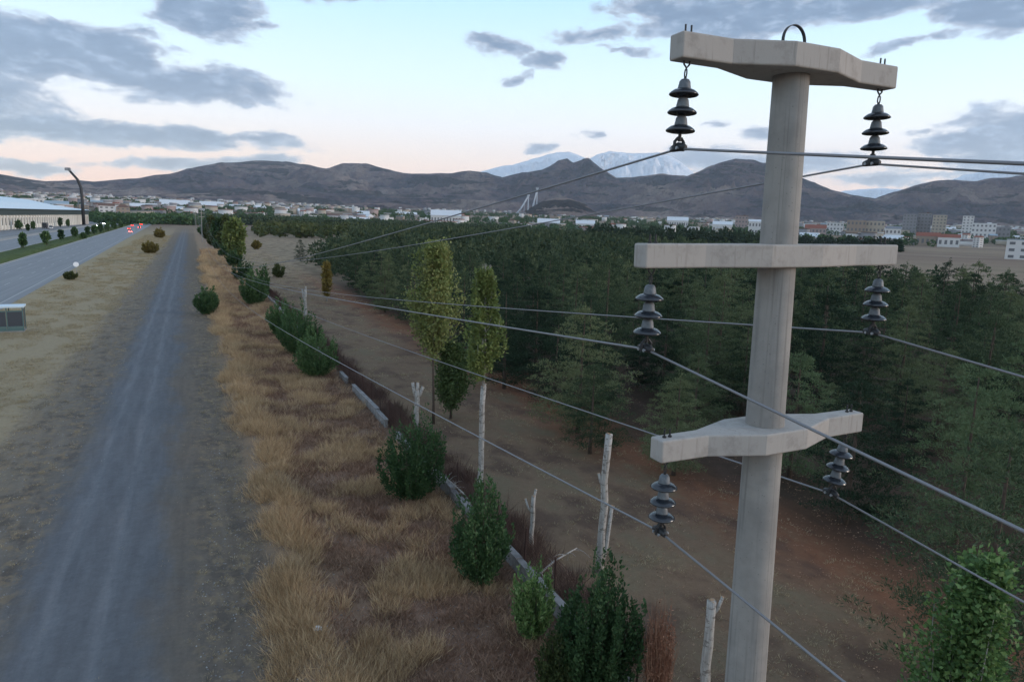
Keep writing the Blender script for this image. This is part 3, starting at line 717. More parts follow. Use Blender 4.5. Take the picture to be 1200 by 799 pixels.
# a few pines that stand out in the photograph
heroes = [((1118, 640), 428, 2, 'large pale green pine below the right end of the middle cross-arm'), ((1190, 600), 372, 1, 'tall pale green pine at the right edge of the picture'),
          ((925, 560), 410, 4, 'pine with a pale olive crown just right of the pole below the middle cross-arm'), ((352, 306), 280, 4, 'dark pine at the far left corner of the plantation edge')]
hero_xy = []
for (bx, by), ty, k, lab in heroes:
    x, y = gp(bx, by); h = height_at(x, y, ty); t = place_pine(k, x, y, h/PH[k], lab, sxy=max(.8, h/PH[k]*.92)); hero_xy.append((x, y))
    if bx > 900:
        cr = [c for c in t.children if c.name.startswith('crown')][0]; cr.data = cr.data.copy(); cr.data.materials[0] = pine_light_m
nind = 0; rest = []
for (x, y, d) in pts:
    if any(math.hypot(x-a, y-b) < 2.6 for a, b in hero_xy): continue
    if nind < 290:
        k = int(r_.integers(0, 6)); sc = r_.uniform(.66, 1.28) if r_.random() < .8 else r_.uniform(.5, .7)
        if x < edge_x(y)+6: sc = min(max(sc, .84), 1.05)
        side = 'row along the open field' if x < edge_x(y)+5 else 'interior'
        place_pine(k, x, y, sc, 'dark green pine on the front edge of the plantation facing the dry field' if side[0] == 'r' else 'dark green pine standing inside the dense plantation', hi=d < 62)
        nind += 1
    else: rest.append((x, y, d))
rest = np.array(rest); VV = []; FF = []; o_ = 0
for lod, (a, b) in enumerate(((0, 230), (230, 1e9))):
    sel = rest[(rest[:, 2] >= a) & (rest[:, 2] < b)]; src = (pine_lo, pine_vlo)[lod]
    pick = r_.integers(0, 4, len(sel))
    for k in range(4):
        s_ = sel[pick == k]
        if not len(s_): continue
        pos = np.stack([s_[:, 0], s_[:, 1], gz_far(s_[:, 0], s_[:, 1])-.5], 1); sc = r_.uniform(.72, 1.12, len(s_))*(1.0 if lod == 0 else 1.05)
        V, Fc = merge_copies(src[k][0], src[k][1], pos, sc*(1.0 if lod == 0 else 1.15), r_.uniform(0, 6.28, len(s_)), sz=sc); VV.append(V); FF.append(Fc+o_); o_ += len(V)
tag(link('pine_forest', np_mesh('pine_forest', np.concatenate(VV), np.concatenate(FF), pine_far_m)), 'dense dark green mass of pines stretching from the plantation to the plain', 'forest', kind='stuff')
print('forest quads', sum(len(f) for f in FF))

# ---- shrubs made of upright leafy shoots
def shoots_arrays(n_sh, h, w, lf, L, Wd, seed, lean=.5, z0=.05, droop=0.0, stemr=.0):
    """leafy shoots rising from the foot, spreading to width w at mid height"""
    r = np_rand(seed); Ps = []; Ds = []; paths = []
    for k in range(n_sh):
        a = r.uniform(0, 2*PI); q = math.sqrt(r.uniform(0, 1)); hh = h*(1-.42*q*q)*(r.uniform(.5, .88) if r.random() < .72 else r.uniform(.85, 1.08))
        dx_, dy_ = math.cos(a)*q*w/2, math.sin(a)*q*w/2
        s = np.sort(r.uniform(0.0, 1, lf)); bow = np.sin(np.minimum(s*1.25, 1)*PI/2)
        x = dx_*(.30+.70*bow)+.06*np.sin(s*7+k); y = dy_*(.30+.70*bow)+.06*np.cos(s*6+k); z = z0*h+(hh-z0*h)*s
        P = np.stack([x, y, z], 1)+r.normal(size=(lf, 3))*.034*(w/1.5+.5)*(1.3-s[:, None]*.7)
        D = rvec(lf, r)*.62+np.array([dx_*.35, dy_*.35, .85-droop*1.1]); D /= np.linalg.norm(D, axis=1)[:, None]
        Ps.append(P); Ds.append(D); paths.append([(dx_*.3*(1-t)+dx_*t, dy_*.3*(1-t)+dy_*t, hh*t*.93) for t in (0, .5, 1)])
    P = np.concatenate(Ps); D = np.concatenate(Ds); m_ = len(P)
    return leaves(P, D, r.uniform(.6, 1.3, m_)*L, r.uniform(.6, 1.3, m_)*Wd, r), paths
def shrub(name, X, Y, w, h, lab, cat, group, lm, n_sh, lf, L, Wd, seed, z0=.05, stems=True, stem_m=None):
    z = gz(X, Y); t = empty(name, (X, Y, z))
    (V, Fc), paths = shoots_arrays(n_sh, h, w, lf, L, Wd, seed, z0=z0)
    link('foliage', np_mesh('foliage', V, Fc, lm), t)
    if stems:
        mb = MB()
        for p in paths[::3]: mb.tube([(p[0][0], p[0][1], -.1)]+p, [.022, .018, .012, .005], 4, cap=False)
        mb.build('stems', stem_m or bark_m, t)
    return tag(t, lab, cat, group)
G1 = 'dark green bushes along the fence row'
def shrub_px(name, bx, by, ty, wpx, lab, cat, group, lm, seed, dens=1.0, L=.16, Wd=.07, z0=.04, stems=True, hmin=None):
    X, Y_ = gp(bx, by); d = proj(X, Y_, 0)[2]; h = height_at(X, Y_, ty); w = wpx*d/F_PX
    lw = max(L, d/F_PX*3.2); n_sh = int(70*dens); lf = int(95*dens)
    return shrub(name, X, Y_, w, h, lab, cat, group, lm, n_sh, lf, lw, Wd*lw/L, seed, z0=z0, stems=stems)
print('shrubs')
shrub_px('bush', 484, 585, 478, 80, 'rounded dark green bush below the three-pronged cut trunk', 'bush', G1, bush_m, 1, 1.35, L=.15, Wd=.08)
shrub_px('bush', 562, 682, 556, 72, 'dark green leafy bush at the foot of the tall thin pale trunk', 'bush', G1, bush_m, 2, 1.25, L=.14, Wd=.075)
shrub_px('bush', 622, 745, 645, 50, 'narrow bright green bush wrapped round the small forked pale trunk', 'bush', G1, green_m, 3, .9, L=.14, Wd=.06)
shrub_px('bush', 700, 812, 652, 100, 'large leafy green bush at the foot of the tall double pale trunk', 'bush', G1, bush_m, 4, 1.6, L=.13, Wd=.07)
shrub_px('bush', 655, 812, 730, 60, 'low yellowish green bush at the bottom edge left of the large leafy bush', 'bush', G1, olive_m, 5, .9, L=.13, Wd=.06)
shrub_px('bush', 371, 442, 384, 50, 'dark green bush at the far end of the low concrete wall', 'bush', G1, bush_m, 6, 1.0)
shrub_px('bush', 350, 415, 352, 52, 'broad dark bush round the pale forked stump beyond the wall', 'bush', G1, bush_m, 7, 1.0)
shrub_px('bush', 330, 395, 350, 34, 'dark bush left of the broad one round the pale forked stump', 'bush', G1, bush_m, 8, .9)
shrub_px('bush', 298, 358, 312, 30, 'dark narrow bush on the fence row beyond the broad bushes', 'bush', G1, bush_m, 9, .8)
shrub_px('bush', 308, 352, 303, 16, 'slim dark shrub right behind the narrow fence row bush', 'bush', G1, bush_m, 10, .6)
shrub_px('bush', 243, 368, 334, 26, 'single round dark bush beside the right edge of the gravel road', 'bush', None, bush_m, 11, .9)
shrub_px('bush', 327, 325, 308, 13, 'small dark bush alone in the pale dry clearing', 'bush', None, olive_m, 12, .5)
shrub_px('bush', 300, 292, 283, 10, 'tiny rust brown bush in the far pale clearing', 'bush', None, gold_m, 13, .4)
shrub_px('bush', 176, 297, 283, 15, 'olive yellow bush on the verge left of the gravel road', 'bush', None, gold_m, 14, .6)
shrub_px('bush', 187, 279, 268, 9, 'small yellow bush farther along the verge left of the gravel road', 'bush', None, gold_m, 15, .4)
shrub_px('bush', 83, 328, 318, 13, 'low dark weed clump at the highway edge by the round white marker', 'bush', None, olive_m, 16, .4)
for i_, (bx, by, ty, w, m_) in enumerate([(284, 330, 300, 20, bush_m), (274, 314, 292, 16, bush_m), (265, 303, 284, 14, bush_m), (257, 294, 278, 12, bush_m), (250, 288, 274, 11, olive_m), (244, 281, 268, 10, olive_m), (238, 276, 264, 8, bush_m)]):
    shrub_px('bush', bx, by, ty, w, ['nearest', 'second', 'third', 'fourth', 'fifth', 'sixth', 'farthest'][i_]+' of the small dark bushes leading along the fence row to the distant poles', 'bush', 'small far bushes of the fence row', m_, 40+i_, .5)

# ---- poplars
def poplar(name, X, Y_, h, w, crown0, lab, group, lm, tm, seed, n_sh=60, lf=110, L=.15, Wd=.10, trunk_r=.09, loc_z=None, cat='tree', grow_twist=.0):
    z = gz(X, Y_) if loc_z is None else loc_z; t = empty(name, (X, Y_, z)); r = np_rand(seed); Ps = []; Ds = []; mb = MB()
    for k in range(n_sh):
        a = r.uniform(0, 2*PI); zb = crown0*h+(h*(1-crown0))*(r.uniform(0, 1)**1.1)*.86; room = h-zb
        ln = min(room*.97, h*(1-crown0)*r.uniform(.26, .50)); fr = (zb/h-crown0)/(1-crown0)
        prof = (math.sin(min(1, fr*2.2+.35)*PI/2))*(1-fr)**.85
        q = w*.80*prof*r.uniform(.35, 1.08)*(.8+.3*math.sin(3*a+seed)); s = np.sort(r.uniform(.02, 1, lf)); out_ = q*np.minimum(1, s*1.7)**.8*(1-.2*s)
        P = np.stack([math.cos(a)*out_, math.sin(a)*out_, zb+ln*s], 1)+r.normal(size=(lf, 3))*(.035+.05*w)
        D = rvec(lf, r)*.9+np.array([math.cos(a)*.35, math.sin(a)*.35, .5]); D /= np.linalg.norm(D, axis=1)[:, None]; Ps.append(P); Ds.append(D)
        if k % 2 == 0: mb.tube([(0, 0, zb-.1), (math.cos(a)*q*.7, math.sin(a)*q*.7, zb+ln*.35), (math.cos(a)*q*.8, math.sin(a)*q*.8, zb+ln*.9)], [.02, .014, .005], 4, cap=False)
    P = np.concatenate(Ps); D = np.concatenate(Ds); m_ = len(P)
    V, Fc = leaves(P, D, r.uniform(.6, 1.3, m_)*L, r.uniform(.6, 1.3, m_)*Wd, r)
    link('crown', np_mesh('crown', V, Fc, lm), t); mb.build('branches', tm, t)
    link('trunk', trunk_mesh('trunk', h*.9, trunk_r, tm, seed, 9), t)
    return tag(t, lab, cat, group)
GPO = 'slender poplars between the field and the plantation'
def poplar_px(bx, by, ty, wpx, crown_px, lab, lm, seed, tm=birch_m, group=GPO, **k):
    X, Y_ = gp(bx, by); h = height_at(X, Y_, ty); d = proj(X, Y_, 0)[2]; c0 = height_at(X, Y_, crown_px)/h
    return poplar('poplar_tree', X, Y_, h, wpx*d/F_PX, c0, lab, group, lm, tm, seed, **k)
poplar_px(508, 496, 287, 62, 420, 'broad yellow green poplar, left of the two tall ones in front of the pines', poplar_m, 51, tm=bark_m, n_sh=110, lf=130, L=.20, Wd=.13)
poplar_px(528, 490, 404, 54, 482, 'lower green young poplar under the two tall yellow green poplars', poplar2_m, 52, tm=bark_m, n_sh=110, lf=120, L=.18, Wd=.11)
poplar_px(383, 353, 308, 11, 348, 'small golden columnar poplar standing alone at the plantation edge', gold_m, 53, n_sh=40, lf=60, L=.4, Wd=.26)
poplar_px(277, 312, 258, 24, 306, 'yellow green poplar, tallest of the far row left of the pale clearing', poplar_m, 54, n_sh=70, lf=90, L=.75, Wd=.5, group='far poplars of the fence row')
for i_, (bx, by, ty, w) in enumerate([(266, 300, 256, 17), (257, 292, 257, 14), (249, 284, 255, 12), (243, 278, 256, 10), (262, 288, 258, 12)]):
    poplar_px(bx, by, ty, w, by-4, ['nearest', 'second', 'third', 'farthest', 'bushiest'][i_]+' dull green poplar of the far row behind the fence', (olive_m, bush_m)[i_ % 2], 60+i_, n_sh=45, lf=60, L=.9, Wd=.6, group='far poplars of the fence row')
# bright green poplar top at the lower right corner
X, Y_ = gp(1098, 1010); h = height_at(X, Y_, 655); d = proj(X, Y_, 5)[2]
poplar('poplar_tree', X, Y_, h, 1.75, .10, 'bright green leafy tree top in the lower right corner', None, green_m, birch_m, 71, n_sh=120, lf=130, L=.125, Wd=.085)

# ---- pollarded trunks
def pollard(bx, by, ty, r_px, lab, forks, seed, crown=None, name='pollarded_trunk', extra=None):
    X, Y_ = gp(bx, by); h = height_at(X, Y_, ty); d = proj(X, Y_, h)[2]; r0 = r_px*d/F_PX/2*.68
    t = empty(name, (X, Y_, gz(X, Y_))); rr = random.Random(seed)
    pts = [(0, 0, -.3)]+[(rr.uniform(-.04, .04), rr.uniform(-.04, .04), h*k/6) for k in range(1, 7)]; rad = [r0*1.35]+[r0*(1.2-.2*k/6)*rr.uniform(.93, 1.08) for k in range(1, 7)]
    MB().tube(pts, rad, 12).build('trunk', birch_m, t, smooth=True)
    top = pts[-1]
    MB().tube([(top[0], top[1], h-.01), (top[0]+.02, top[1], h+.015)], [r0*.95, r0*.55], 10).build('cut_end', cut_m, t)
    for (dx_, zz, ln, rf, up) in forks:
        ca, sa = _cy, -_sy              # prongs spread across the view of the row
        b = [(0, 0, h*zz-.05), (ca*dx_*.6, sa*dx_*.6, h*zz+ln*.35*up), (ca*dx_, sa*dx_, h*zz+ln*up)]
        f = MB().tube(b, [r0*rf, r0*rf*.9, r0*rf*.8], 9).build('cut_branch', birch_m, t, smooth=True)
        MB().tube([b[-1], (b[-1][0], b[-1][1], b[-1][2]+.012)], [r0*rf*.78, r0*rf*.4], 8).build('cut_end', cut_m, f)
    return tag(t, lab, 'tree trunk', 'pale cut back trunks along the fence row'), X, Y_, h, r0
t, X, Y_, h, r0 = pollard(562, 592, 452, 9, 'tall thin pale trunk rising from a bush and topped by a yellow green crown', [(.10, .99, .18, .6, 1)], 1)
hc = height_at(X, Y_, 306)
r = np_rand(9); Ps = []; Ds = []
lead = MB().tube([(0, 0, h-.1), (.05, .0, h+.9), (.0, 0, h+(hc-h)*.9)], [r0*.55, r0*.42, .012], 8).build('regrown_stem', birch_m, t, smooth=True)
c0 = height_at(X, Y_, 452)-h; hh = hc-h; mbx = MB()
for k in range(78):
    a = r.uniform(0, 2*PI); zb = h+hh*(.10+.78*r.uniform(0, 1)); ln = min((hc-zb)*.97, hh*r.uniform(.2, .36)); fr = (zb-h)/hh
    q = 1.35*math.sin(min(1, fr*2.2+.4)*PI/2)*(1-fr)**.8*r.uniform(.5, 1.05); s = np.sort(r.uniform(.05, 1, 95)); o2 = q*np.minimum(1, s*1.9)**.8*(1-.25*s)
    P = np.stack([math.cos(a)*o2, math.sin(a)*o2, zb-.4+ln*s], 1)+r.normal(size=(95, 3))*.07; D = rvec(95, r)*.9+np.array([math.cos(a)*.35, math.sin(a)*.35, .5]); Ps.append(P); Ds.append(D/np.linalg.norm(D, axis=1)[:, None])
    if k % 2 == 0: mbx.tube([(0, 0, zb-.15), (math.cos(a)*q*.7, math.sin(a)*q*.7, zb+ln*.35), (math.cos(a)*q*.8, math.sin(a)*q*.8, zb+ln*.9)], [.02, .014, .005], 4, cap=False)
P = np.concatenate(Ps); D = np.concatenate(Ds); V, Fc = leaves(P, D, r.uniform(.6, 1.3, len(P))*.17, r.uniform(.6, 1.3, len(P))*.11, r)
link('crown', np_mesh('crown', V, Fc, poplar_m), t); mbx.build('branches', birch_m, t)
pollard(622, 648, 580, 7, 'small pale trunk with a forked top between the two middle bushes', [(.10, .97, .35, .75, 1), (-.30, .72, .55, .6, 1)], 2)
pollard(703, 668, 507, 12, 'tall thick pale trunk with a second stem on its right', [(-.26, .62, .55, .55, 1), (.30, .02, 2.55, .72, 1)], 3)
pollard(488, 505, 456, 8, 'short pale trunk ending in three upright prongs above the rounded bush', [(-.26, .82, .95, .85, 1), (.05, .9, .75, .8, 1), (.36, .82, .70, .8, 1)], 4)
pollard(358, 375, 340, 5, 'far pale forked stump rising from the broad dark bush', [(-.35, .62, 1.5, .7, 1), (.12, .9, .8, .7, 1)], 5)
pollard(822, 850, 700, 16, 'pale birch trunk with a forked cut top left of the power pole', [(.24, .90, .50, .42, 1), (-.02, .96, .20, .7, 1)], 6)

# dead, rust brown bush
X, Y_ = gp(768, 822); h = height_at(X, Y_, 676); t = empty('dead_bush', (X, Y_, gz(X, Y_))); r = np_rand(77); mb = MB()
for k in range(150):
    a = r.uniform(0, 2*PI); q = r.uniform(0, 1)**.6; w = .5*q; hh = h*(1-.35*q)*r.uniform(.6, 1.0)
    p0 = np.array([math.cos(a)*w*.45, math.sin(a)*w*.45, 0]); pts_ = [tuple(p0)]
    for s in (.3, .55, .8, 1.0): pts_.append((math.cos(a)*w*(.5+.5*s)+r.normal()*.05, math.sin(a)*w*(.5+.5*s)+r.normal()*.05, hh*s))
    mb.tube(pts_, [.014, .012, .009, .007, .004], 4, cap=False)
mb.build('stems', rust_m, t)
(V, Fc), _ = shoots_arrays(70, h*.95, .8, 42, .10, .03, 78, droop=.9); link('dead_leaves', np_mesh('dead_leaves', V, Fc, rust_m), t)
tag(t, 'upright dead bush of rust brown twigs between the large leafy bush and the power pole', 'bush')
# broken branches
def branch(name, bpts, rad, lab, m_, twigs, seed):
    X, Y_ = gp(*bpts[0][:2]); t = empty(name, (X, Y_, gz(X, Y_))); P = []
    for (x, y, zz) in bpts:
        gx, gy = gp(x, y, zz); P.append((gx-X, gy-Y_, zz))
    MB().tube(P, rad, 7).build('limb', m_, t, smooth=True); r = random.Random(seed); mb = MB()
    for k in range(twigs):
        f = r.uniform(.25, 1)*(len(P)-1); i0 = min(int(f), len(P)-2); u = f-i0; p = Vector(P[i0]).lerp(Vector(P[i0+1]), u); d = Vector((r.uniform(-1, 1), r.uniform(-1, 1), r.uniform(-1.0, .5)))*.55
        mb.tube([p, p+d*.5+Vector((0, 0, .06)), p+d], [.013, .009, .004], 4, cap=False)
    mb.build('twigs', m_, t); return tag(t, lab, 'branch', 'broken branches along the fence row')
branch('broken_branch', [(628, 690, .0), (630, 672, .5), (650, 655, .9), (676, 640, 1.15)], [.05, .045, .035, .02], 'broken pale branch leaning right beside the small forked trunk', birch_m, 16, 1)
branch('broken_branch', [(556, 600, .0), (545, 580, .55), (530, 566, .9), (522, 560, 1.2)], [.045, .04, .03, .02], 'thin broken branches leaning left beside the tall thin trunk', birch_m, 18, 2)

# ------------------------------------------------------------------ low concrete wall with a wire fence on it
wall_m = mat('wall_concrete_material', rough=.9, build=concrete_nodes((.17, .165, .165), (.29, .285, .28), 2.0))
rust_steel = mat('rusty_post_material', (.075, .045, .04), .8, .3)
XW = 10.62
wt = empty('concrete_wall', (XW, 18, 0)); ft = empty('wire_fence', (XW, 18, 0)); r = random.Random(4)
panel = None; Yc = 14.0; first_p = None; netv = MB()
pm = MB().box((0, 0, .17), (.20, 2.36, .68)).mesh('wall_panel', wall_m); capm = MB().box((0, 0, .545), (.27, 2.40, .07)).mesh('wall_coping', wall_m)
postm = MB().tube([(0, 0, 0), (0, 0, 1.75)], .032, 6).mesh('post', rust_steel)
while Yc < 128:
    if not (22.0 < Yc < 24.5) and not (Yc < 75 and r.random() < .16):
        zz = gz(XW, Yc+1.2)+r.uniform(-.16, .03)
        p = link('wall_panel', pm, wt, (r.uniform(-.02, .02), Yc+1.2-18, zz), r.uniform(-.008, .008)); link('wall_coping', capm, wt, (p.location.x, p.location.y, zz+.0), r.uniform(-.008, .008))
    po = link('post', postm, ft, (.22, Yc-18, gz(XW, Yc))); po.rotation_euler = (r.uniform(-.03, .03), r.uniform(-.05, .05), 0)
    for k in range(12):
        z0 = .55+.1*k; netv.tube([(.22, Yc-18, z0), (.22+.01*math.sin(k), Yc-18+1.2, z0-.015), (.22, Yc-18+2.4, z0)], .0065, 3, cap=False)
    for k in range(24):
        yy = Yc-18+k*.1; netv.tube([(.22, yy, .5), (.22, yy+.0, 1.66)], .0065, 3, cap=False)
    Yc += 2.4
tag(netv.build('mesh', rust_steel, ft), kind='stuff')
tag(wt, 'low grey concrete wall running along the right side of the dry weeds', 'wall'); tag(ft, 'rusty wire mesh fence with thin posts on the field side of the low wall', 'fence')

# ------------------------------------------------------------------ grass and weeds
print('grass')
def tuft(n_b, h, spread, wd, seed, bend=.5):
    r = np_rand(seed); a = r.uniform(0, 2*PI, n_b); rad = r.uniform(0, spread*.45, n_b)
    P = np.stack([np.cos(a)*rad, np.sin(a)*rad, np.zeros(n_b)-.02], 1); D = np.stack([np.cos(a)*bend*r.uniform(.2, 1, n_b), np.sin(a)*bend*r.uniform(.2, 1, n_b), np.ones(n_b)], 1)
    D += r.normal(size=D.shape)*.2; D /= np.linalg.norm(D, axis=1)[:, None]
    return leaves(P, D, r.uniform(.5, 1.15, n_b)*h, r.uniform(.6, 1.2, n_b)*wd, r)
def grass(name, lab, cat, XY, sc, m_, srcs, sz=None):
    r = np_rand(len(XY)); pick = r.integers(0, len(srcs), len(XY)); VV = []; FF = []; o_ = 0
    Z = gz_far(XY[:, 0], XY[:, 1])+relief(XY[:, 0], XY[:, 1])
    for k, (V0, F0) in enumerate(srcs):
        q = pick == k
        V, Fc = merge_copies(V0, F0, np.stack([XY[q, 0], XY[q, 1], Z[q]], 1), sc[q], r.uniform(0, 6.28, q.sum()), sz=None if sz is None else sz[q]); VV.append(V); FF.append(Fc+o_); o_ += len(V)
    tag(link(name, np_mesh(name, np.concatenate(VV), np.concatenate(FF), m_)), lab, cat, kind='stuff'); print(name, sum(len(f) for f in FF))
def scatter(n_, x0, x1, y0, y1, dens, seed, pw=1.6):
    r = np_rand(seed); Y_ = y0*((y1/y0)**(r.uniform(0, 1, n_)**pw)); X_ = r.uniform(x0, x1, n_); keep = dens(X_, Y_, r.uniform(0, 1, n_)); return np.stack([X_[keep], Y_[keep]], 1)
def fbm(x, y, s, seed=0):
    return np.array([mn.fractal(Vector((a*s, b*s, seed)), .8, 2.0, 4) for a, b in zip(x, y)])
T1 = [tuft(30, .44, .52, .013, k, 1.05) for k in range(4)]; T2 = [tuft(14, .28, .55, .020, 10+k, 1.5) for k in range(4)]; T3 = [tuft(8, .22, .34, .024, 20+k, 1.0) for k in range(4)]
def d1(x, y, u):
    c = 3.1+.45*np.sin(y*.21)+.35*np.sin(y*.53)+.2*np.sin(y*1.3); n_ = fbm(x, y*.6, .7, 1); return u < np.exp(-((x-c)/.7)**2)*np.clip(.75+1.3*n_, .1, 1)
XY = scatter(22000, 1.4, 5.6, 11, 220, d1, 31, 1.0); r = np_rand(1); sc = r.uniform(.6, 1.35, len(XY))*np.interp(XY[:, 1], [15, 60, 200], [1, 1.25, 2.2])
grass('golden_grass', 'tall golden dry grass along the bank right of the gravel road', 'grass', XY, sc, straw_m, T1)
def d2(x, y, u): n_ = fbm(x, y, .5, 5); return u < np.clip(.7+1.2*n_, .25, 1)*np.interp(x, [3, 4.2, 9.8, 10.4], [0, 1, 1, .2])
XY = scatter(30000, 3, 10.4, 11, 260, d2, 32, 1.05); sc = r.uniform(.5, 1.4, len(XY))*np.interp(XY[:, 1], [15, 60, 200], [1, 1.5, 3.2])
grass('dry_weeds', 'reddish brown dry weeds covering the strip between the bank and the wall', 'grass', XY, sc, brown_m, T2)
def d2b(x, y, u): n_ = fbm(x, y, .35, 15); return u < np.clip(.10+2.3*n_, 0, 1)*np.interp(x, [3, 4.2, 9.8, 10.4], [0, 1, 1, .2])
XY = scatter(22000, 3, 10.2, 11, 260, d2b, 36, 1.05); sc = r.uniform(.5, 1.25, len(XY))*np.interp(XY[:, 1], [15, 60, 200], [1, 1.4, 3.0])
grass('straw_clumps', 'straw coloured clumps of dry grass scattered among the brown weeds', 'grass', XY, sc, straw_m, T1)
def d3(x, y, u): n_ = fbm(x, y*.5, .35, 8); return u < np.clip(.45+1.3*n_, 0, 1)*np.interp(x, [-21.8, -20, -10.5, -8.6], [.6, 1, 1, 0])
XY = scatter(20000, -21.8, -8.6, 32, 420, d3, 33, .95); sc = r.uniform(.5, 1.2, len(XY))*np.interp(XY[:, 1], [30, 80, 300], [1, 1.6, 3.6])
grass('verge_grass', 'pale yellow dry grass on the verge between the highway and the gravel road', 'grass', XY, sc, pale_m, T2, sz=sc*.55)
def d4(x, y, u): n_ = fbm(x, y, .4, 9); return u < np.clip(.25+1.4*n_, 0, 1)
XY = scatter(9000, 11, 24, 12, 240, d4, 34, 1.0); sc = r.uniform(.5, 1.1, len(XY))*np.interp(XY[:, 1], [15, 60, 200], [1, 1.5, 3.4])
grass('field_grass', 'sparse brown and olive dry grass on the field in front of the pines', 'grass', XY, sc, pale_m, T3, sz=sc*.6)
def d5(x, y, u): n_ = fbm(x, y, 1.1, 12); e = np.interp(x, [-10.5, -8, -5.8, -5.2, -1, 0, 1.6, 2.2], [.9, .5, .2, 0, .05, .45, .9, 1]); return (u < np.clip(.2+2.0*n_, 0, 1)*e)
XY = scatter(26000, -10.5, 2.3, 14, 160, d5, 35, 1.0); sc = r.uniform(.35, .9, len(XY))*np.interp(XY[:, 1], [15, 60, 200], [1, 1.5, 3])
grass('roadside_tufts', 'low dry tufts scattered on the gravel beside the wheel tracks', 'grass', XY, sc, pale_m, T3, sz=sc*.6)
TB = [tuft(26, .85, .7, .016, 40+k, .7) for k in range(4)]
def d7(x, y, u): n_ = fbm(x, y, .6, 19); return u < np.clip(.35+1.8*n_, 0, 1)
XY = scatter(3200, 10.85, 12.4, 15, 120, d7, 44, .9); sc = r.uniform(.6, 1.25, len(XY))
grass('dry_brush', 'tangled dull brown brush growing behind the wire fence', 'brush', XY, sc, brush_m, TB)
def d6(x, y, u): return u < .8
XY = scatter(5000, -45.2, -36.6, 150, 900, d6, 37, 1.0); XY[:, 0] += hx(XY[:, 1]); sc = r.uniform(.6, 1.4, len(XY))*np.interp(XY[:, 1], [150, 500], [1.6, 4])
grass('median_tufts', 'green grass growing on the highway median', 'grass', XY, sc*.7, olive_m, T2, sz=sc*.5)
# loose stones on the gravel
st_m = mat('stone_material', rough=.9, build=lambda n, b, o: n.put(b.inputs['Base Color'], n.ramp(n.isl, [(0, (.13, .13, .135)), (.7, (.24, .235, .23)), (1, (.40, .39, .37))])))
ico = np.array([(1, 0, 0), (-1, 0, 0), (0, 1, 0), (0, -1, 0), (0, 0, .7), (0, 0, -.7)], float); icf = np.array([(0, 2, 4), (2, 1, 4), (1, 3, 4), (3, 0, 4), (2, 0, 5), (1, 2, 5), (3, 1, 5), (0, 3, 5)])
ss = [(ico*np_rand(k).uniform(.6, 1.3, (6, 3)), icf) for k in range(4)]
XY = scatter(8000, 10.8, 30, 11, 75, lambda x, y, u: u < np.interp(x, [11, 18, 22, 30], [.35, .5, 1, 1]), 41, 1.1); sc = np_rand(3).uniform(.5, 1.4, len(XY))
LF = [leaves(rvec(3, np_rand(600+k))*np.array([.14, .14, .0])+np.array([0, 0, .012]), rvec(3, np_rand(700+k))*np.array([1, 1, .25]), .07, .03, np_rand(800+k)) for k in range(4)]
grass('leaf_litter', 'brown fallen needles, leaves and twigs on the soil before the pines', 'litter', XY, sc, brown_m, LF)
XY = scatter(24000, -10, 11, 13, 80, lambda x, y, u: u < np.interp(x, [-10, -5, -1, 2, 4, 11], [.5, .35, .5, .9, .5, .5]), 38, 1.2); sc = r.uniform(.012, .045, len(XY))
grass('loose_stones', 'small loose grey stones on the gravel road and its edges', 'stones', XY, sc, st_m, ss)

# ------------------------------------------------------------------ far town
print('town')
def wallm(name, c): return mat(name, rough=.85, spec=.15, build=lambda n, b, o: n.put(b.inputs['Base Color'], n.mix(n.mul(n.noise(n.pos, .25, 4, .6), .35), c, tuple(v*.72 for v in c))))
WALLS = [wallm('white_render_material', (.64, .63, .62)), wallm('cream_render_material', (.42, .37, .30)), wallm('pale_pink_render_material', (.38, .30, .28)), wallm('grey_render_material', (.26, .26, .27)), wallm('beige_render_material', (.32, .26, .21))]
ROOFS = [wallm('white_sheet_roof_material', (.66, .68, .70)), wallm('red_tile_roof_material', (.26, .10, .07)), wallm('grey_roof_material', (.22, .23, .25)), wallm('brown_roof_material', (.16, .10, .08)), wallm('blue_grey_roof_material', (.30, .38, .44))]
glass_m = mat('window_glass_material', (.05, .06, .075), .25, spec=.6)
fwin_m = mat('far_window_material', (.14, .145, .155), .5)
def house_parts(w, d, h, roof, storeys, ncol):
    """walls, roof and windows of a building w x d x h; roof 'flat', 'gable' or 'hip'"""
    a = MB().box((0, 0, h/2), (w, d, h))
    b = MB(); e = .5
    if roof == 'flat':
        b.box((0, 0, h+.35), (w+.4, d+.4, .7)); b.box((w*.2, 0, h+1.6), (w*.18, d*.3, 1.8))
    else:
        rh = min(w, d)*.26; o = len(b.v); ins = 0 if roof == 'gable' else min(w, d)*.45
        b.v += [(-w/2-e, -d/2-e, h+.003), (w/2+e, -d/2-e, h+.003), (w/2+e, d/2+e, h+.003), (-w/2-e, d/2+e, h+.003), (-w/2-e+ins, 0, h+rh), (w/2+e-ins, 0, h+rh)]
        for f in ((0, 1, 5, 4), (2, 3, 4, 5), (0, 4, 3), (1, 2, 5), (3, 2, 1, 0)): b.face([o+i for i in f])
    c = MB(); fh = h/storeys
    for s in range(storeys):
        z = fh*(s+.52)
        for k in range(ncol):
            x = -w/2+w*(k+.5)/ncol
            for sy in (-1, 1): c.box((x, sy*(d/2+.02), z), (w/ncol*.48, .1, fh*.42))
        for k in range(max(1, int(ncol*d/w))):
            nn = max(1, int(ncol*d/w)); y = -d/2+d*(k+.5)/nn
            for sx in (-1, 1): c.box((sx*(w/2+.02), y, z), (.1, d/nn*.48, fh*.42))
    return a, b, c
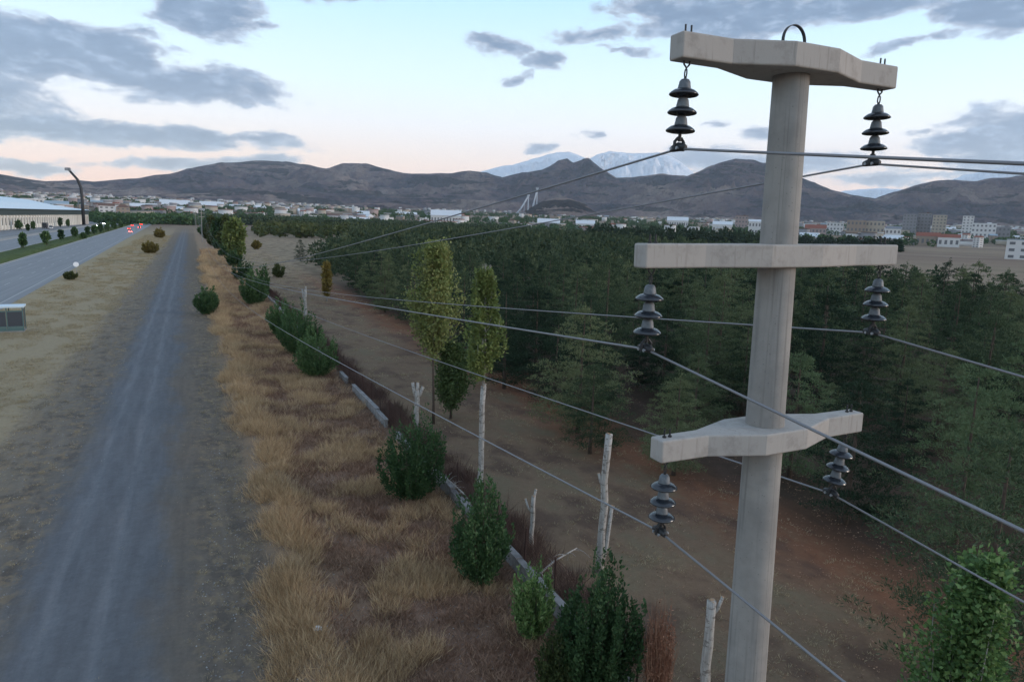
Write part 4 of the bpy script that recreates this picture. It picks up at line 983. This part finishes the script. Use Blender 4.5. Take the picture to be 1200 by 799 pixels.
def building(x, y, w, d, h, roof, storeys, ncol, wm, rm, lab, cat='building', group=None, rz=0.0, name='building', z=None):
    zz = (float(gz_far(x, y))-.5) if z is None else z
    t = empty(name, (x, y, zz), rz); a, b, c = house_parts(w, d, h, roof, storeys, ncol)
    a.build('wall', wm, t); b.build('roof', rm, t); o = c.build('windows', fwin_m, t); tag(o, kind='stuff')
    return tag(t, lab, cat, group)
def building_px(x0, x1, ty, r, roof, storeys, wm, rm, lab, dfrac=.7, rz=None, **k):
    xc = (x0+x1)/2; a = RAD(azel(xc, 260)[0]); X, Y_ = r*math.sin(a), r*math.cos(a); g0 = float(gz_far(X, Y_)); d_ = proj(X, Y_, g0)[2]
    w = (x1-x0)*d_/F_PX; h = height_at(X, Y_, ty)-g0; dd = max(9, w*dfrac)
    if roof != 'flat': h -= min(w, dd)*.26
    return building(X, Y_, w, dd, max(h, 3), roof, storeys, max(2, int(w/6)), wm, rm, lab, rz=(-a if rz is None else rz), **k)
BL = [(994, 1014, 258, 1500, 'flat', 3, 4, 2, 'long beige hall right of the pole above the middle cross-arm'), (1016, 1036, 259, 1520, 'flat', 3, 1, 2, 'cream hall beside the long beige hall right of the pole'),
      (1059, 1073, 251, 1800, 'flat', 7, 3, 2, 'grey apartment block, leftmost of the three tall ones on the right'), (1076, 1090, 250, 1820, 'flat', 7, 3, 3, 'grey apartment block, middle one of the three tall ones on the right'),
      (1094, 1108, 252, 1790, 'flat', 7, 1, 2, 'cream apartment block, rightmost of the three tall ones on the right'), (1129, 1140, 253, 1750, 'flat', 8, 0, 2, 'slim white tower block standing alone on the right'),
      (1078, 1102, 272, 1250, 'gable', 1, 4, 1, 'low red roofed building in front of the grey apartment blocks'), (1104, 1126, 274, 1230, 'gable', 1, 0, 1, 'low red roofed white building left of the white tower block'),
      (1142, 1166, 262, 1600, 'flat', 4, 0, 0, 'wide white building right of the slim white tower block'), (1168, 1184, 266, 1650, 'flat', 3, 3, 2, 'grey building between the wide white one and the right edge'),
      (1040, 1056, 265, 1450, 'gable', 2, 0, 2, 'small white building between the cream hall and the grey apartments'), (1188, 1222, 281, 640, 'flat', 3, 0, 4, 'pale building with green windows cut by the right edge above the pines'),
      (945, 968, 263, 1400, 'gable', 2, 2, 1, 'pinkish low building just right of the pole'), (970, 988, 261, 1700, 'flat', 3, 0, 2, 'white building between the pole and the long beige hall'),
      (862, 876, 253, 1700, 'flat', 4, 2, 3, 'pink block with a dark roof left of the pole above the middle cross-arm'), (878, 892, 257, 1500, 'gable', 2, 0, 0, 'white shed touching the left side of the pole in the picture'),
      (836, 858, 259, 1450, 'gable', 1, 0, 0, 'long white shed left of the pink block'), (782, 806, 254, 1900, 'gable', 1, 0, 0, 'white sheet roofed hall above the dark trees left of the pole'),
      (675, 697, 258, 1500, 'gable', 1, 0, 0, 'pale hall right of the ski jump'), (630, 656, 256, 1500, 'gable', 1, 3, 0, 'wide grey hall with a white roof below the brown hill'),
      (190, 222, 234, 2000, 'gable', 1, 2, 0, 'long white roofed hall above the far end of the highway'), (236, 262, 236, 2000, 'gable', 1, 3, 0, 'grey hall with a white roof above the distant poles'),
      (118, 134, 238, 1300, 'gable', 3, 0, 3, 'brown roofed white building right of the floodlight mast'), (138, 152, 240, 1250, 'hip', 3, 4, 3, 'brown roofed beige building above the highway'),
      (56, 80, 235, 1500, 'gable', 2, 1, 4, 'cream hall behind the stadium roof left of the mast'), (8, 26, 232, 1700, 'gable', 3, 0, 4, 'white building behind the stadium at the left edge'),
      (28, 50, 233, 1650, 'flat', 2, 0, 0, 'long white building behind the stadium roof'), (505, 540, 246, 1500, 'gable', 1, 0, 0, 'long white shed right of the thin second conductor beyond the pines')]
for (x0, x1, ty, r, rf, st, wm, rm, lab) in BL: building_px(x0, x1, ty, r, rf, st, WALLS[wm], ROOFS[rm], lab)
# many more small far houses: shared meshes, one object each
KIND = []
r_ = np_rand(21)
for k in range(26):
    w = r_.uniform(10, 20); d = r_.uniform(9, 15); stn = int(r_.integers(1, 6)); roof = ('hip', 'gable', 'flat')[int(r_.integers(0, 3))]
    if k % 5 == 0: w, d, stn, roof = r_.uniform(30, 70), r_.uniform(18, 30), 2, 'gable'
    a, b, c = house_parts(w, d, 3.1*stn+.5, roof, stn, max(2, int(w/5)))
    m = MB()
    for j, q in enumerate((a, b, c)):
        o = len(m.v); m.v += q.v; m.cur = j
        for f in q.f: m.face([o+i for i in f])
    wi = int(r_.choice([0, 0, 0, 1, 1, 2, 3, 4])); ri = 0 if k % 5 == 0 else int(r_.choice([1, 1, 2, 3, 0, 4]))
    KIND.append((m, [WALLS[wi], ROOFS[ri], fwin_m], k % 5 == 0, ['white', 'cream', 'pale pink', 'grey', 'beige'][wi], ['white', 'red', 'grey', 'brown', 'blue grey'][ri]))
KM = [m.mesh('building', mm) for m, mm, *_ in KIND]
cnt = 0; farV = []; farF = []; farI = []; o_ = 0; lo = [x for x in range(26)]
cells = {}
def try_place(X, Y_):
    c = (int(X//32), int(Y_//32))
    if c in cells: return False
    cells[c] = 1; return True
while cnt < 1250:
    xpx = r_.uniform(-40, 1250) if r_.random() < .55 else (r_.uniform(-40, 560) if r_.random() < .6 else r_.uniform(820, 1250))
    rr = 1250+(r_.uniform(0, 1)**1.25)*5200
    a = RAD(azel(xpx, 255)[0]); X, Y_ = rr*math.sin(a), rr*math.cos(a)
    dens = mn.noise(Vector((X*.0016, Y_*.0016, 5)))
    if dens < -.22 or not try_place(X, Y_): continue
    if 600 < xpx < 800 and rr > 4000 and r_.random() < .6: continue
    k = int(r_.integers(0, 26)); rz = -a+r_.normal()*.4
    if cnt < 255 and rr < 4200:
        o = link('building', KM[k], None, (X, Y_, float(gz_far(X, Y_))-.5), rz); big = KIND[k][2]
        sz = ['low', 'small'][int(k % 2)]
        tag(o, ('distant long %s hall with a %s roof in the town on the plain' if big else 'distant '+sz+' %s house with a %s roof in the town on the plain') % (KIND[k][3], KIND[k][4]), 'building', 'distant buildings of the town on the plain')
        cnt += 1
    elif cnt >= 255 or rr >= 4200:
        w, d, h = (r_.uniform(12, 26), r_.uniform(10, 18), r_.uniform(5, 19)) if r_.random() < .85 else (r_.uniform(40, 80), 25, 8)
        m = MB().box((0, 0, h/2), (w, d, h)); m.box((0, 0, h+.6), (w+1, d+1, 1.2))
        V = np.array(m.v); c, s = math.cos(rz), math.sin(rz)
        V = np.stack([V[:, 0]*c-V[:, 1]*s+X, V[:, 0]*s+V[:, 1]*c+Y_, V[:, 2]+float(gz_far(X, Y_))-.5], 1)
        farV.append(V); farF.append(np.array(m.f)+o_); o_ += len(V); wi = int(r_.choice([0, 0, 1, 2, 3])); ri = int(r_.choice([5, 5, 6, 7, 8])); farI += [wi]*6+[ri]*6; cnt += 1
tag(link('far_town', np_mesh('far_town', np.concatenate(farV), np.concatenate(farF), WALLS+ROOFS, mi=np.array(farI))), 'mass of tiny pale buildings of the far town below the mountains', 'town', kind='stuff')

# far trees of the plain
def tree_stuff(name, lab, cand, m_, hs, seed, src=None):
    r = np_rand(seed); VV = []; FF = []; o_ = 0; pos = np.array(cand); src = src or pine_vlo; pick = r.integers(0, 4, len(pos)); sc = r.uniform(hs[0], hs[1], len(pos))/7.0
    P = np.stack([pos[:, 0], pos[:, 1], gz_far(pos[:, 0], pos[:, 1])-.6*sc], 1)
    for k in range(4):
        q = pick == k
        if not q.any(): continue
        V, Fc = merge_copies(src[k][0], src[k][1], P[q], sc[q]*1.15, r.uniform(0, 6.28, q.sum()), sz=sc[q]); VV.append(V); FF.append(Fc+o_); o_ += len(V)
    tag(link(name, np_mesh(name, np.concatenate(VV), np.concatenate(FF), m_)), lab, 'trees', kind='stuff'); print(name, o_//4)
def cand_px(n_, x0, x1, r0, r1, seed, thr=-.1, f=.006):
    r = np_rand(seed); out = []
    while len(out) < n_:
        a = RAD(azel(r.uniform(x0, x1), 260)[0]); rr = r.uniform(r0, r1); X, Y_ = rr*math.sin(a), rr*math.cos(a)
        if mn.noise(Vector((X*f, Y_*f, seed))) > thr and (int(X//32), int(Y_//32)) not in cells: out.append((X, Y_))
    return out
def blob_arrays(seed):
    r = np_rand(seed); P = rvec(46, r)*np.array([2.6, 2.6, 2.7])+np.array([0, 0, 3.9]); D = rvec(46, r)+rvec(46, r)*.5+np.array([0, 0, .4]); D /= np.linalg.norm(D, axis=1)[:, None]
    return leaves(P-D*.8, D, r.uniform(1.4, 2.6, 46), r.uniform(1.1, 1.9, 46), r)
blobs = [blob_arrays(900+k) for k in range(4)]
tree_stuff('distant_trees', 'dark trees scattered through the far town', cand_px(4200, -40, 1250, 1150, 4200, 51, -.05, .004), bush_m, (8, 15), 51, blobs)
tree_stuff('tree_belt', 'dark belt of trees in front of the town left of the pole', cand_px(420, 690, 900, 620, 900, 52, -.3), pine_m, (8, 14), 52)
tree_stuff('tree_belt', 'dark trees round the far end of the gravel road', cand_px(260, 176, 236, 760, 1050, 53, -.6), bush_m, (6, 12), 53, blobs)
tree_stuff('tree_belt', 'band of dark trees between the clearing and the town', cand_px(950, 236, 620, 850, 1350, 54, -.25), pine_m, (8, 13), 54, blobs)
tree_stuff('mixed_wood', 'thin olive band of young trees at the far side of the plantation', cand_px(420, 340, 700, 760, 1000, 58, -.3), olive_m, (6, 9), 58, blobs)
tree_stuff('mixed_wood', 'loose olive and brown trees behind the clearing and the pines', cand_px(420, 300, 760, 420, 900, 55, 0.0, .01), olive_m, (5, 9), 55, blobs)
tree_stuff('tree_belt', 'dark trees beside the highway below the town', cand_px(240, 100, 185, 700, 1100, 56, -.2), bush_m, (6, 11), 56, blobs)
tree_stuff('tree_belt', 'dark trees right of the pole above the middle cross-arm', cand_px(200, 935, 1060, 700, 1000, 57, -.1), pine_m, (7, 11), 57)

# ------------------------------------------------------------------ stadium like hall on the left, floodlight mast
ax, ay = gp(-1, 270); bx_, by_ = gp(104, 262.5); L = math.hypot(bx_-ax, by_-ay); ang = math.atan2(by_-ay, bx_-ax)
stad = empty('stadium', (ax, ay, 0), ang)         # local +x runs along the facade, +y points away from the highway
fac = wallm('stadium_facade_material', (.78, .76, .70)); dkg = mat('dark_green_cladding_material', (.035, .055, .055), .5); wroof = wallm('pale_roof_material', (.62, .72, .78))
x0 = -90
MB().box(((L+x0)/2, 30, 3.9), (L-x0, 58, 7.8)).build('wall', fac, stad)
MB().box(((L+x0)/2, 30, 9.6), (L-x0+3, 61, 3.6)).build('dark_band', dkg, stad)
rf = MB(); prof = [(-2.5, 11.4), (6, 15.0), (16, 17.4), (30, 18.8), (46, 17.0), (62, 11.4)]
o = 0
for xx in (x0-2, L*.55, L+3):
    for (yy, zz) in prof: rf.v.append((xx, yy, zz if xx < L else 11.4+(zz-11.4)*.25))
for j in range(2):
    for k in range(len(prof)-1): rf.face((j*6+k, (j+1)*6+k, (j+1)*6+k+1, j*6+k+1))
rf.face([0, 1, 2, 3, 4, 5]); rf.face([17, 16, 15, 14, 13, 12]); rf.face((0, 5, 11, 6)); rf.face((6, 11, 17, 12))
rf.build('roof', wroof, stad)
colm = MB().box((0, 0, 3.9), (1.0, .8, 7.8)).mesh('column', fac); panem = MB().box((0, 0, 0), (1.9, .12, 4.0)).mesh('window', glass_m)
k = 0; xx = x0+2
while xx < L-2:
    link('column', colm, stad, (xx, -.42, 0)); link('window', panem, stad, (xx+3.0, .955, 4.3)); xx += 6.0
MB().box((L-9, .4, 3.2), (15, 1.4, 6.4)).build('entrance_block', ROOFS[3], stad)
tag(stad, 'long pale columned sports hall with dark band and white roof beyond the highway', 'stadium')
a = RAD(azel(97, 244)[0]); X, Y_ = 640*math.sin(a), 640*math.cos(a); d = proj(X, Y_, 0)[2]; s_ = d/F_PX
mast = empty('floodlight_mast', (X, Y_, 0), -a)
z0_, z1_, z2_ = 0, height_at(X, Y_, 212), height_at(X, Y_, 200)
MB().tube([(0, 0, -1), (0, 0, z1_*.55), (-.3, 0, z1_*.85), (-3.4*s_, 0, z1_+1), (-11*s_, 0, z2_)], [1.3, 1.15, 1.05, 1.0, .8], 10).build('mast_shaft', dark_steel, mast, smooth=True)
lr = MB().box((-12*s_, -.8, z2_+.4), (5.5*s_, 1.0, 2.6*s_)).build('lamp_rack', dark_steel, mast)
lm_ = MB().lathe([(.55, -.2), (.7, .2)], 10).mesh('lamp', steel)
for i in range(5):
    for j in range(3):
        q = link('lamp', lm_, lr, (-12*s_+(i-2)*1.05*s_, -1.45, z2_+.4+(j-1)*.8*s_)); q.rotation_euler = (RAD(90), 0, 0)
tag(mast, 'tall dark curved floodlight mast leaning left behind the sports hall', 'floodlight')

# ski jumps on the far slope
sj_m = wallm('ski_jump_material', (.60, .62, .66))
for k, (xa, ya, xb, yb, rd, lab) in enumerate([(606, 254, 619, 229, 4200, 'white slanted ski jump ramp far away below the snowy mountain'), (622, 240, 629, 221, 4300, 'slim white ski jump tower right of the slanted ramp')]):
    a = RAD(azel(xb, 240)[0]); X, Y_ = rd*math.sin(a), rd*math.cos(a); g0 = float(gz_far(X, Y_)); d = proj(X, Y_, g0)[2]; s_ = d/F_PX; t = empty('ski_jump', (X, Y_, g0), -a); h = height_at(X, Y_, yb)-g0
    MB().box((0, 0, h/2-2), (9, 9, h), taper=.7).build('tower', sj_m, t); MB().box((0, 0, h), (17, 14, 9)).build('start_house', sj_m, t)
    w = (xb-xa)*s_; MB().tube([(0, 0, h-4), (-w*.3, -10, h*.66), (-w*.62, -20, h*.32), (-w*1.05, -30, 2)], 4.6, 6).build('ramp', sj_m, t)
    pm_ = MB()
    for f in (.35, .65): pm_.box((-w*f, -20*f-4, h*(.62-.55*(f-.3))/2), (3, 3, h*(.62-.55*(f-.3))))
    pm_.build('supports', sj_m, t); tag(t, lab, 'ski jump')

# ------------------------------------------------------------------ roadside things
head_m = mat('headlight_material', (.9, .9, .85), emit=((1, .95, .85), 130)); tail_m = mat('tail_light_material', (.5, .02, .02), emit=((1, .05, .03), 28))
rubber = mat('rubber_material', (.02, .02, .02), .8)
def loft(secs):
    mb = MB()
    for (x, hw, z0, z1) in secs: mb.v += [(-hw, x, z0), (hw, x, z0), (hw, x, z1), (-hw, x, z1)]
    for i in range(len(secs)-1):
        o = 4*i
        for a, b in ((0, 1), (1, 2), (2, 3), (3, 0)): mb.face((o+a, o+b, o+4+b, o+4+a))
    mb.face((3, 2, 1, 0)); o = 4*(len(secs)-1); mb.face((o, o+1, o+2, o+3)); return mb
def car(X, Y_, rz, pm, lab, lit='both', van=False, z=0.03):
    t = empty('car', (X, Y_, z), rz); H = 1.0 if van else .92; T = 2.1 if van else 1.46
    b = loft([(-2.15, .80, .38, .80), (-2.05, .86, .28, H), (-1.2, .89, .25, H+.02), (.9, .89, .25, H), (1.75, .86, .28, .86), (2.15, .76, .40, .66)]).build('body', pm, t); bevel(b, .06, 2)
    g = loft([(-1.95 if van else -1.75, .74, H, H+.02), (-1.75 if van else -1.2, .68, H, T), (.35, .68, H, T), (1.1, .76, H, H+.02)]).build('cabin', glass_m, t); bevel(g, .05, 2)
    MB().box((0, (-.55 if not van else -.7), T+.015), (1.3, 1.4 if not van else 2.1, .05)).build('roof', pm, t)
    for sx in (-1, 1):
        for y in (-1.3, 1.35):
            w = MB().lathe([(.22, -.11), (.32, -.1), (.32, .1), (.22, .11)], 14).build('wheel', rubber, t, loc=(sx*.80, y, .32)); w.rotation_euler = (0, RAD(90), 0)
            MB().lathe([(.17, -.115), (.19, .115)], 10).build('rim', steel, w)
        MB().box((sx*.6, 2.10, .62), (.34, .14, .18)).build('headlight', head_m if lit in ('both', 'head') else glass_m, t)
        MB().box((sx*.66, -2.14, .72), (.30, .10, .18)).build('tail_light', tail_m if lit in ('both', 'tail') else ROOFS[1], t)
    return tag(t, lab, 'car', 'vehicles on the highway')
white_p = mat('white_car_paint_material', (.75, .75, .75), .3, spec=.5); dark_p = mat('dark_car_paint_material', (.03, .035, .045), .3, spec=.5); red_p = mat('red_car_paint_material', (.30, .03, .025), .3, spec=.5)
def lane(x, y): return x+float(hx(y)), y
ah = math.atan(.0175)
CARS = [(-25, 455, 0, white_p, 'white car with lit lamps nearest at the far end of the near carriageway'), (-29, 520, 0, red_p, 'red car with glowing tail lights ahead of the nearest white car'), (-25.2, 575, 0, dark_p, 'dark car with red tail lights in the outer lane far ahead'),
        (-33, 640, 0, red_p, 'red car close to the median far ahead'), (-29, 700, 0, dark_p, 'farthest dark car on the near carriageway'),
        (-48.5, 500, 1, white_p, 'white car coming with bright headlights on the far carriageway'), (-52.6, 590, 1, dark_p, 'dark oncoming car with bright headlights behind the white one'), (-56, 680, 1, white_p, 'farthest oncoming white car with headlights')]
for (x, y, rev, pm, lab) in CARS: X, Y_ = lane(x, y); car(X, Y_, ah+(PI if rev else 0), pm, lab)
X, Y_ = gp(60, 268.5); car(X, Y_, ah, white_p, 'white van parked on the service road below the sports hall', lit='none', van=True)
# dark truck left of the van
X, Y_ = gp(53.5, 268); t = empty('truck', (X, Y_, .03), ah)
MB().box((0, -1.2, 2.2), (2.4, 5.6, 2.7)).build('cargo_box', dark_p, t); MB().box((0, 2.6, 1.55), (2.3, 1.8, 2.1), taper=.9).build('cab', white_p, t); MB().box((0, .2, .7), (1.0, 7.2, .25)).build('chassis', dark_steel, t)
for sx in (-1, 1):
    for y in (-3.0, -1.9, 2.5):
        w = MB().lathe([(.3, -.14), (.46, -.12), (.46, .12), (.3, .14)], 14).build('wheel', rubber, t, loc=(sx*1.0, y, .46)); w.rotation_euler = (0, RAD(90), 0)
tag(t, 'dark box truck beside the white van on the service road', 'truck', 'vehicles on the highway')
# round white marker at the highway edge
X, Y_ = gp(90, 323); t = empty('road_sign', (X, Y_, 0)); MB().tube([(0, 0, -.2), (0, 0, 2.0)], .035, 8).build('post', steel, t)
q = MB().lathe([(.46, -.012), (.48, 0), (.46, .012)], 24).build('sign_plate', mat('white_sign_material', (.85, .86, .88), .4, spec=.5), t, loc=(0, -.05, 2.15)); q.rotation_euler = (RAD(90), 0, 0)
tag(t, 'small round white sign on a post at the right edge of the highway', 'road sign')
# bus shelter at the left edge
X, Y_ = gp(8, 389); t = empty('bus_shelter', (X-.6, Y_+.5, 0), RAD(4)); teal = mat('teal_frame_material', (.10, .17, .17), .5, .3)
MB().box((0, 0, 2.62), (4.4, 1.9, .16)).build('roof', wroof, t); MB().box((0, 0, .06), (4.2, 1.8, .12)).build('base', pave_m, t)
for sx in (-2.05, -.7, .7, 2.05):
    for sy in (-.82, .82): MB().box((sx, sy, 1.33), (.09, .09, 2.42)).build('post', teal, t)
for sx in (-1.375, 0, 1.375):
    f = MB().box((sx, -.82, 1.35), (1.24, .03, 1.5)).build('glass_pane', glass_m, t)
    MB().box((sx, -.82, .55), (1.24, .05, .12)).build('rail', teal, t); MB().box((sx, -.82, 2.16), (1.24, .05, .12)).build('rail', teal, t); MB().box((sx, -.82, .30), (1.24, .04, .34)).build('lower_panel', teal, t)
for sx in (-2.05, 2.05): MB().box((sx, 0, 1.35), (.03, 1.5, 1.9)).build('side_pane', glass_m, t)
MB().box((0, .45, .5), (3.2, .4, .06)).build('seat', WALLS[4], t)
tag(t, 'teal framed bus shelter with a white roof cut by the left edge', 'bus shelter')
# young trees along the pavement and the hall
ORD = ['first', 'second', 'third', 'fourth', 'fifth', 'sixth', 'seventh', 'eighth', 'ninth', 'tenth', 'eleventh']
k = 0
for (bx, by, ty, w) in [(27.5, 291, 275, 6), (55, 288, 273, 8), (72, 281, 271, 4), (88, 279, 267.5, 5), (98, 280, 274.5, 6), (103, 276, 267, 5), (111, 274.5, 265, 5.5), (118, 273, 263.5, 5), (126, 271, 262, 5), (134, 269, 261, 4.5), (142, 267, 260, 4.5), (4, 269, 257, 4.5), (22.5, 269.5, 259, 7), (39, 269, 260, 5), (33, 271, 264, 3.5), (71, 267, 256, 4), (80, 266, 258, 4)]:
    near = k < 11; X, Y_ = gp(bx, by); h = height_at(X, Y_, ty); d = proj(X, Y_, 0)[2]
    poplar('young_tree', X, Y_, h, w*d/F_PX, .12, (ORD[k]+' small dark tree from the left in the row along the highway pavement') if near else (['leftmost narrow', 'round bushy', 'slim', 'lowest', 'right hand narrow', 'rightmost'][k-11]+' small dark tree in front of the columned sports hall'), 'young trees along the highway', bush_m, bark_m, 500+k, n_sh=24, lf=30, L=.9, Wd=.7, trunk_r=.1); k += 1
# litter
X, Y_ = gp(372, 753); lit_m = mat('white_plastic_material', (.7, .7, .7), .5)
t = MB(); r = random.Random(2)
for i in range(5):
    for j in range(5): t.v.append((i*.06-.12+r.uniform(-.02, .02), j*.05-.1+r.uniform(-.02, .02), .10+r.uniform(0, .08)))
for i in range(4):
    for j in range(4): t.face((i*5+j, i*5+j+1, i*5+j+6, i*5+j+5))
t = t.build('plastic_bag', lit_m, loc=(X, Y_, gz(X, Y_))); sm = t.modifiers.new('thickness', 'SOLIDIFY'); sm.thickness = .004; tag(t, 'crumpled white plastic bag lying in the dry weeds', 'plastic bag')

# ------------------------------------------------------------------ haze
hz = MB().box((0, 0, 0), (2, 2, 2)); zt = 2600.0
hb = bpy.data.materials.new('haze_material'); hb.use_nodes = True; nt = hb.node_tree; nt.nodes.clear(); n = N(nt)
ho = n.node('ShaderNodeOutputMaterial'); pv = n.node('ShaderNodeVolumePrincipled'); nt.links.new(pv.outputs[0], ho.inputs['Volume'])
pv.inputs['Color'].default_value = (.78, .87, 1.0, 1); pv.inputs['Density'].default_value = 2.8e-5; pv.inputs['Anisotropy'].default_value = .0
h_ = MB(); h_.box((0, 9000, (zt-40)/2), (39200, 20400, zt+40)); o = h_.build('haze', hb); tag(o, 'thin bluish evening haze over the plain and mountains', 'haze', kind='stuff')
